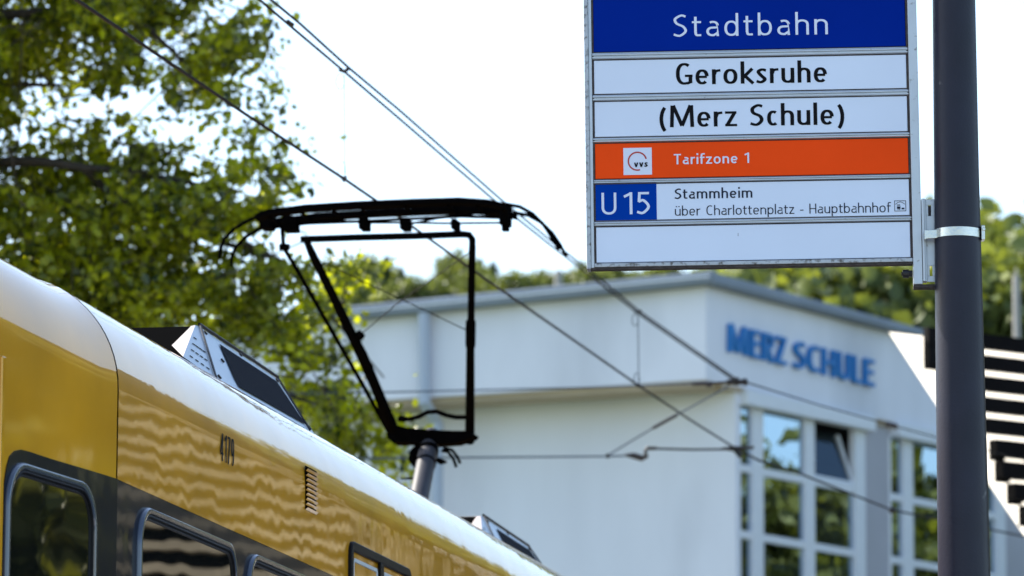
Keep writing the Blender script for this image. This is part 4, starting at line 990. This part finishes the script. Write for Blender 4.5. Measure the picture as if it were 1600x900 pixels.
def add_obj(name, me, parent, loc=(0, 0, 0)):
    o = bpy.data.objects.new(name, me); COL.objects.link(o); o.parent = parent; o.location = loc; return o

# --- big tree behind the tram, left
TD0 = 37.0
def tp(x, y, Y=TD0): return at_depth(x, y, Y)
tbase = tp(-330, 1500, 38.5); tbase[2] = 0
oak = thing('deciduous_tree', tbase, 'large leafy green tree filling the upper left behind the tram', 'tree')
P0 = lambda x, y, dy=0: tp(x, y, TD0 + dy) - tbase
bl = []
def blob(x, y, rx, ry, rz, dy=0): bl.append((P0(x, y, dy), (rx, rz, ry)))
K = TD0 / F
blob(90, 40, 300 * K, 190 * K, 1.5); blob(330, 60, 110 * K, 130 * K, .9); blob(60, 330, 230 * K, 160 * K, 1.5, .5); blob(300, 300, 150 * K, 120 * K, 1.0)
blob(395, 190, 62 * K, 55 * K, .6, -.3); blob(405, 300, 75 * K, 50 * K, .6); blob(180, 480, 300 * K, 110 * K, 1.2, .3); blob(440, 440, 120 * K, 65 * K, .8)
blob(430, 560, 130 * K, 90 * K, .9, .4); blob(530, 620, 60 * K, 60 * K, .5); blob(520, 690, 60 * K, 45 * K, .5, .2); blob(600, 590, 42 * K, 30 * K, .3); blob(572, 655, 45 * K, 50 * K, .4, .2); blob(585, 715, 40 * K, 30 * K, .3, .2); blob(330, 520, 160 * K, 110 * K, .8, .9); blob(120, 430, 240 * K, 120 * K, 1.0, 1.0); blob(470, 620, 90 * K, 80 * K, .5, .8); blob(485, 212, 14 * K, 12 * K, .12); blob(555, 450, 50 * K, 30 * K, .3, .5)
blob(-300, 100, 300 * K, 420 * K, 1.9); blob(0, -350, 420 * K, 260 * K, 1.8); blob(-200, 600, 300 * K, 200 * K, 1.7)
C_, t_, cl_ = crown_points(bl, 4900, 30, .125, 11, .05)
# open gaps: drop leaves where a world-space pattern is low
from mathutils import noise as mn
def gapmask(P_, sc, off, thr):
    return np.array([mn.noise(Vector((p[0] * sc + off, p[1] * sc * .45, p[2] * sc))) > thr for p in P_])
gm = gapmask(C_, 1.55, 3.1, -.24); C_, t_ = C_[gm], t_[gm]
gm2 = gapmask(C_, 4.6, 9.7, -.185); C_, t_ = C_[gm2], t_[gm2]
crown = add_obj('crown', leaf_mesh('crown', C_, .082, MT['leaf'], 3, t_), oak); crown['kind'] = 'stuff'
m = M(); tb = np.array([0, 0, 0.]) + tbase
hub = tp(-320, 700, 38.2); m.tube([tb, tb + (hub - tb) * .5 + [.1, 0, 0], hub, tp(-330, 200, 38), tp(-300, -400, 38)], [.42, .34, .27, .18, .08], 14)
m.build('trunk', MT['bark'], oak, smooth=True)
def limb(pts, r0, r1):
    mm = M(); P_ = [tp(x, y, TD0 + dy) for x, y, dy in pts]; k = len(P_); mm.tube(P_, [r0 + (r1 - r0) * i / (k - 1) for i in range(k)], 9); mm.build('limb', MT['bark'], oak, smooth=True)
limb([(-320, 120, 1), (-100, 40, .2), (0, 24, -.2), (110, 16, -.3), (190, 20, -.3), (235, 48, -.3), (275, 85, -.3), (300, 115, -.3)], .055, .012)
limb([(-320, 330, 1), (-60, 255, .2), (60, 252, -.2), (130, 262, -.2), (210, 268, -.1), (290, 285, 0), (380, 300, 0)], .055, .012)
limb([(-320, 260, 1), (-100, 150, .2), (20, 132, 0), (95, 133, 0)], .05, .015)
limb([(130, 262, -.2), (170, 300, 0), (260, 350, .1), (350, 380, .1), (420, 400, 0), (450, 440, 0), (468, 472, 0)], .035, .012)
limb([(380, 380, 0), (440, 410, 0), (480, 450, 0), (540, 520, 0), (600, 590, 0)], .03, .006)
limb([(150, 560, .3), (300, 600, .2), (400, 600, .1), (520, 640, 0)], .05, .008)
tw = M()
for i in range(0, len(cl_), 6):
    c = cl_[i] + tbase; e_ = rng.normal(size=3) * .22; tw.tube([c - e_, c, c + e_ * .8], [.008, .006, .003], 4, caps=False)
o = tw.build('twigs', MT['bark'], oak, recalc=False); o['kind'] = 'stuff'

# --- generic trees (crown meshes shared)
def make_proto(name, seed, H, Rw, leafsize, ncl, per, mt, spread):
    r = np.random.default_rng(seed); bl = []
    for i in range(9):
        a_ = r.uniform(0, 6.28); rr_ = r.uniform(0, .55) * Rw; z = H * r.uniform(.45, .88)
        bl.append((np.array([math.cos(a_) * rr_, math.sin(a_) * rr_, z]), (Rw * r.uniform(.35, .6),) * 2 + (H * r.uniform(.10, .18),)))
    C_, t_, cl_ = crown_points(bl, ncl, per, spread, seed, .3)
    # light and dark clumps
    cm = leaf_mesh(name + '_crown', C_, leafsize, mt, seed, t_)
    m = M(); m.tube([(0, 0, 0), (.1, 0, H * .3), (0, .1, H * .55), (0, 0, H * .85)], [H * .022, H * .018, H * .012, H * .003], 10)
    for k in range(9): b_ = bl[k][0]; tree_limbs(m, np.array([0, 0, H * r.uniform(.25, .45)]), [b_], H * .008)
    me = bpy.data.meshes.new(name + '_trunk'); me.from_pydata([tuple(v) for v in m.v], [], m.f); me.materials.append(MT['bark'])
    return cm, me, float(np.percentile(C_[:, 2], 98.5))
def make_spruce(name, seed, H, Rw):
    r = np.random.default_rng(seed); pts = []; tn = []
    for k in range(40):
        z = H * (.12 + .88 * k / 40); R_ = Rw * (1 - k / 40) ** .85 + .15
        nb = max(5, int(14 * (1 - k / 44)))
        for j in range(nb):
            a_ = r.uniform(0, 6.28); L_ = R_ * r.uniform(.7, 1.1); n_ = int(8 + 22 * (1 - k / 40)); s_ = r.uniform(.1, 1, n_)
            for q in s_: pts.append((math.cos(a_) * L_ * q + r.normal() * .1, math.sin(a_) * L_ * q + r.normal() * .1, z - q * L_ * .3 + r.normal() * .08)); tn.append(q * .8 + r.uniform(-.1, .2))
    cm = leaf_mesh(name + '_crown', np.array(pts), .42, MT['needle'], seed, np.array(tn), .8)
    m = M(); m.tube([(0, 0, 0), (0, 0, H)], [H * .016, .02], 8)
    me = bpy.data.meshes.new(name + '_trunk'); me.from_pydata([tuple(v) for v in m.v], [], m.f); me.materials.append(MT['bark'])
    return cm, me, H
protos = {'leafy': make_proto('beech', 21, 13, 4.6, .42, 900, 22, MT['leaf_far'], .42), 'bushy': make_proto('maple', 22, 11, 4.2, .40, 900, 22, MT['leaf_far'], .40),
          'spruce': make_spruce('spruce', 23, 15, 3.0), 'side': make_proto('lime', 24, 13, 5.0, .40, 1100, 22, MT['leaf_mirror'], .45)}
def put_tree(kind, loc, sc, rz, label, name, group):
    t_ = thing(name, loc, label, 'tree', group); t_.scale = (sc, sc, sc); t_.rotation_euler = (0, 0, rz)
    cm, tm, _h = protos[kind]; o = add_obj('crown', cm, t_); add_obj('trunk', tm, t_); return t_

# hill terrain behind the school
def hill_z(x, y):
    r_ = max(0.0, (y - 115) / 120.0); base = 26 * min(1.0, r_) ** 1.1 + 40 * max(0.0, min(1.2, (y - 240) / 240.0))
    return base + 1.2 * math.sin(x * .06) * min(1, r_)
m = M(); nx, ny = 70, 60; xs = np.linspace(-320, 360, nx); ysl = np.linspace(112, 640, ny)
for yv in ysl:
    for xv in xs: m.v.append((xv, yv, hill_z(xv, yv) - .05))
m.f = [(j * nx + i, j * nx + i + 1, (j + 1) * nx + i + 1, (j + 1) * nx + i) for j in range(ny - 1) for i in range(nx - 1)]
tag(m.build('hill', MT['hill'], smooth='all', recalc=False), kind='structure')

def hill_tree(kind, x_px, y_top_px, Y, label, name=None, H=None):
    """tree at distance Y whose top shows at the given spot; stands on the terrain"""
    top_ = at_depth(x_px, y_top_px, Y); gz = hill_z(top_[0], Y); H0 = protos[kind][2]
    h = top_[2] - gz; sc = max(.35, h / H0)
    return put_tree(kind, (top_[0], Y, gz - .1), sc, random.uniform(0, 6.28), label, name or ('spruce_tree' if kind == 'spruce' else 'deciduous_tree'), 'trees on the hill behind the school')
specs = [('bushy', 545, 422, 455, 'small tree on the hill nearest the big tree crown'), ('leafy', 590, 412, 470, 'yellow green hill tree between the slanting arm tubes'),
         ('spruce', 604, 396, 462, 'pointed dark conifer rising left of the bright gap in the hill trees'), ('spruce', 627, 414, 458, 'second dark conifer just beside the pointed one'),
         ('bushy', 640, 446, 450, 'dark low tree at the left of the dip in the tree line'), ('spruce', 578, 404, 475, 'slim conifer nearest the big tree at left'),
         ('leafy', 716, 404, 470, 'yellowish hill tree left of the upright arm tube'), ('bushy', 676, 450, 452, 'low rounded tree in the bright dip above the left roof edge'),
         ('spruce', 751, 400, 480, 'thin dark conifer right behind the upright arm tube'), ('spruce', 771, 406, 476, 'thin conifer standing apart in the gap right of the arm tube'),
         ('leafy', 748, 430, 460, 'green tree under the two thin conifers'), ('bushy', 806, 438, 455, 'low rounded tree above the middle of the left roof edge'), ('bushy', 846, 436, 458, 'green tree above the roof left of the small white mast'),
         ('leafy', 890, 424, 465, 'darker tree between the small mast and the sign corner'), ('bushy', 930, 434, 455, 'tree just under the lower left corner of the sign'),
         ('leafy', 975, 422, 462, 'tree under the left half of the sign'), ('bushy', 1035, 424, 458, 'second tree from the left under the sign'), ('leafy', 1095, 420, 466, 'tree under the middle of the sign behind the roof peak'),
         ('leafy', 1150, 412, 460, 'tree under the sign left of the bright sky gap'), ('bushy', 1182, 436, 452, 'low tree at the left side of the bright sky gap'),
         ('bushy', 1255, 424, 150, 'sunny tree right of the sky gap above the school lettering'), ('leafy', 1310, 408, 158, 'wide bright green tree under the sign above the roof slope'),
         ('bushy', 1370, 398, 150, 'bright green tree between sign and roof left of the bracket'), ('leafy', 1430, 396, 160, 'green tree directly behind the bracket'),
         ('bushy', 1490, 380, 165, 'green tree mostly hidden behind the dark post'), ('spruce', 1556, 368, 178, 'dark tree top peeping out right of the post'),
         ('leafy', 1560, 420, 150, 'green tree right of the post below the dark top'), ('bushy', 1620, 440, 146, 'green tree at the right picture edge by the thin mast'),
         ('leafy', 1680, 420, 150, 'tree beyond the right picture edge on the hill')]
for k_, x_, y_, Y_, lab in specs: hill_tree(k_, x_, y_, Y_, lab)
for i, x_ in enumerate((1235, 1285, 1340, 1400, 1460, 1530, 1590, 1650)):
    hill_tree('leafy' if i % 2 else 'bushy', x_, 462 + (i % 3) * 8, 134 + (i % 2) * 5, ('lower hill tree %s of the front row behind the roof slope' % ['at the far left', 'second from the left', 'third from the left', 'fourth from the left', 'behind the sign bracket', 'right beside the post', 'nearest the right edge', 'beyond the right edge'][i]))
# masts
def mast(x, y0, Y, label, r=.12):
    p_ = at_depth(x, y0, Y); g = hill_z(p_[0], Y); m = M(); m.tube([(p_[0], Y, g), (p_[0], Y, p_[2])], [r * 1.3, r], 10); m.tube([(p_[0], Y, p_[2]), (p_[0], Y, p_[2] + .25)], [r * .5, r * .2], 8)
    tag(m.build('mast', MT['concrete'], loc=(p_[0], Y, g)), label, 'mast', 'thin pale masts on the hill')
mast(1588, 432, 125, 'thin pale mast in front of the hill trees at the right edge', .10)
mast(873, 424, 440, 'small pale mast rising above the left roof edge', .40)

# roadside trees seen mirrored in the tram and the school windows
for i, (az_, ds, sc_) in enumerate(((21.5, 52, 1.05), (19.5, 50, 1.0), (17.5, 54, 1.1), (31.5, 34, .80), (35.5, 31, .78), (40, 33, .84), (44.5, 31, .80), (49, 36, .86), (29.5, 46, .95), (38, 45, 1.05), (43, 47, 1.0))):
    c = T(13, 0, 0) * [1, 1, 0] + az_pt(az_, ds); put_tree('side', (c[0], c[1], 0), sc_, i * 1.3, 'roadside tree near the louvred building, across the street', 'deciduous_tree', 'roadside trees across the street')
for i in range(11):
    c = hz(Cb) + az_pt(62 - 30 + i * 7, 44 + (i % 3) * 6); put_tree('side', (c[0], c[1], 0), 1.36 + .10 * (i % 4), i * 1.7, 'tall tree facing the school windows, out to the right', 'deciduous_tree', 'trees facing the school windows')
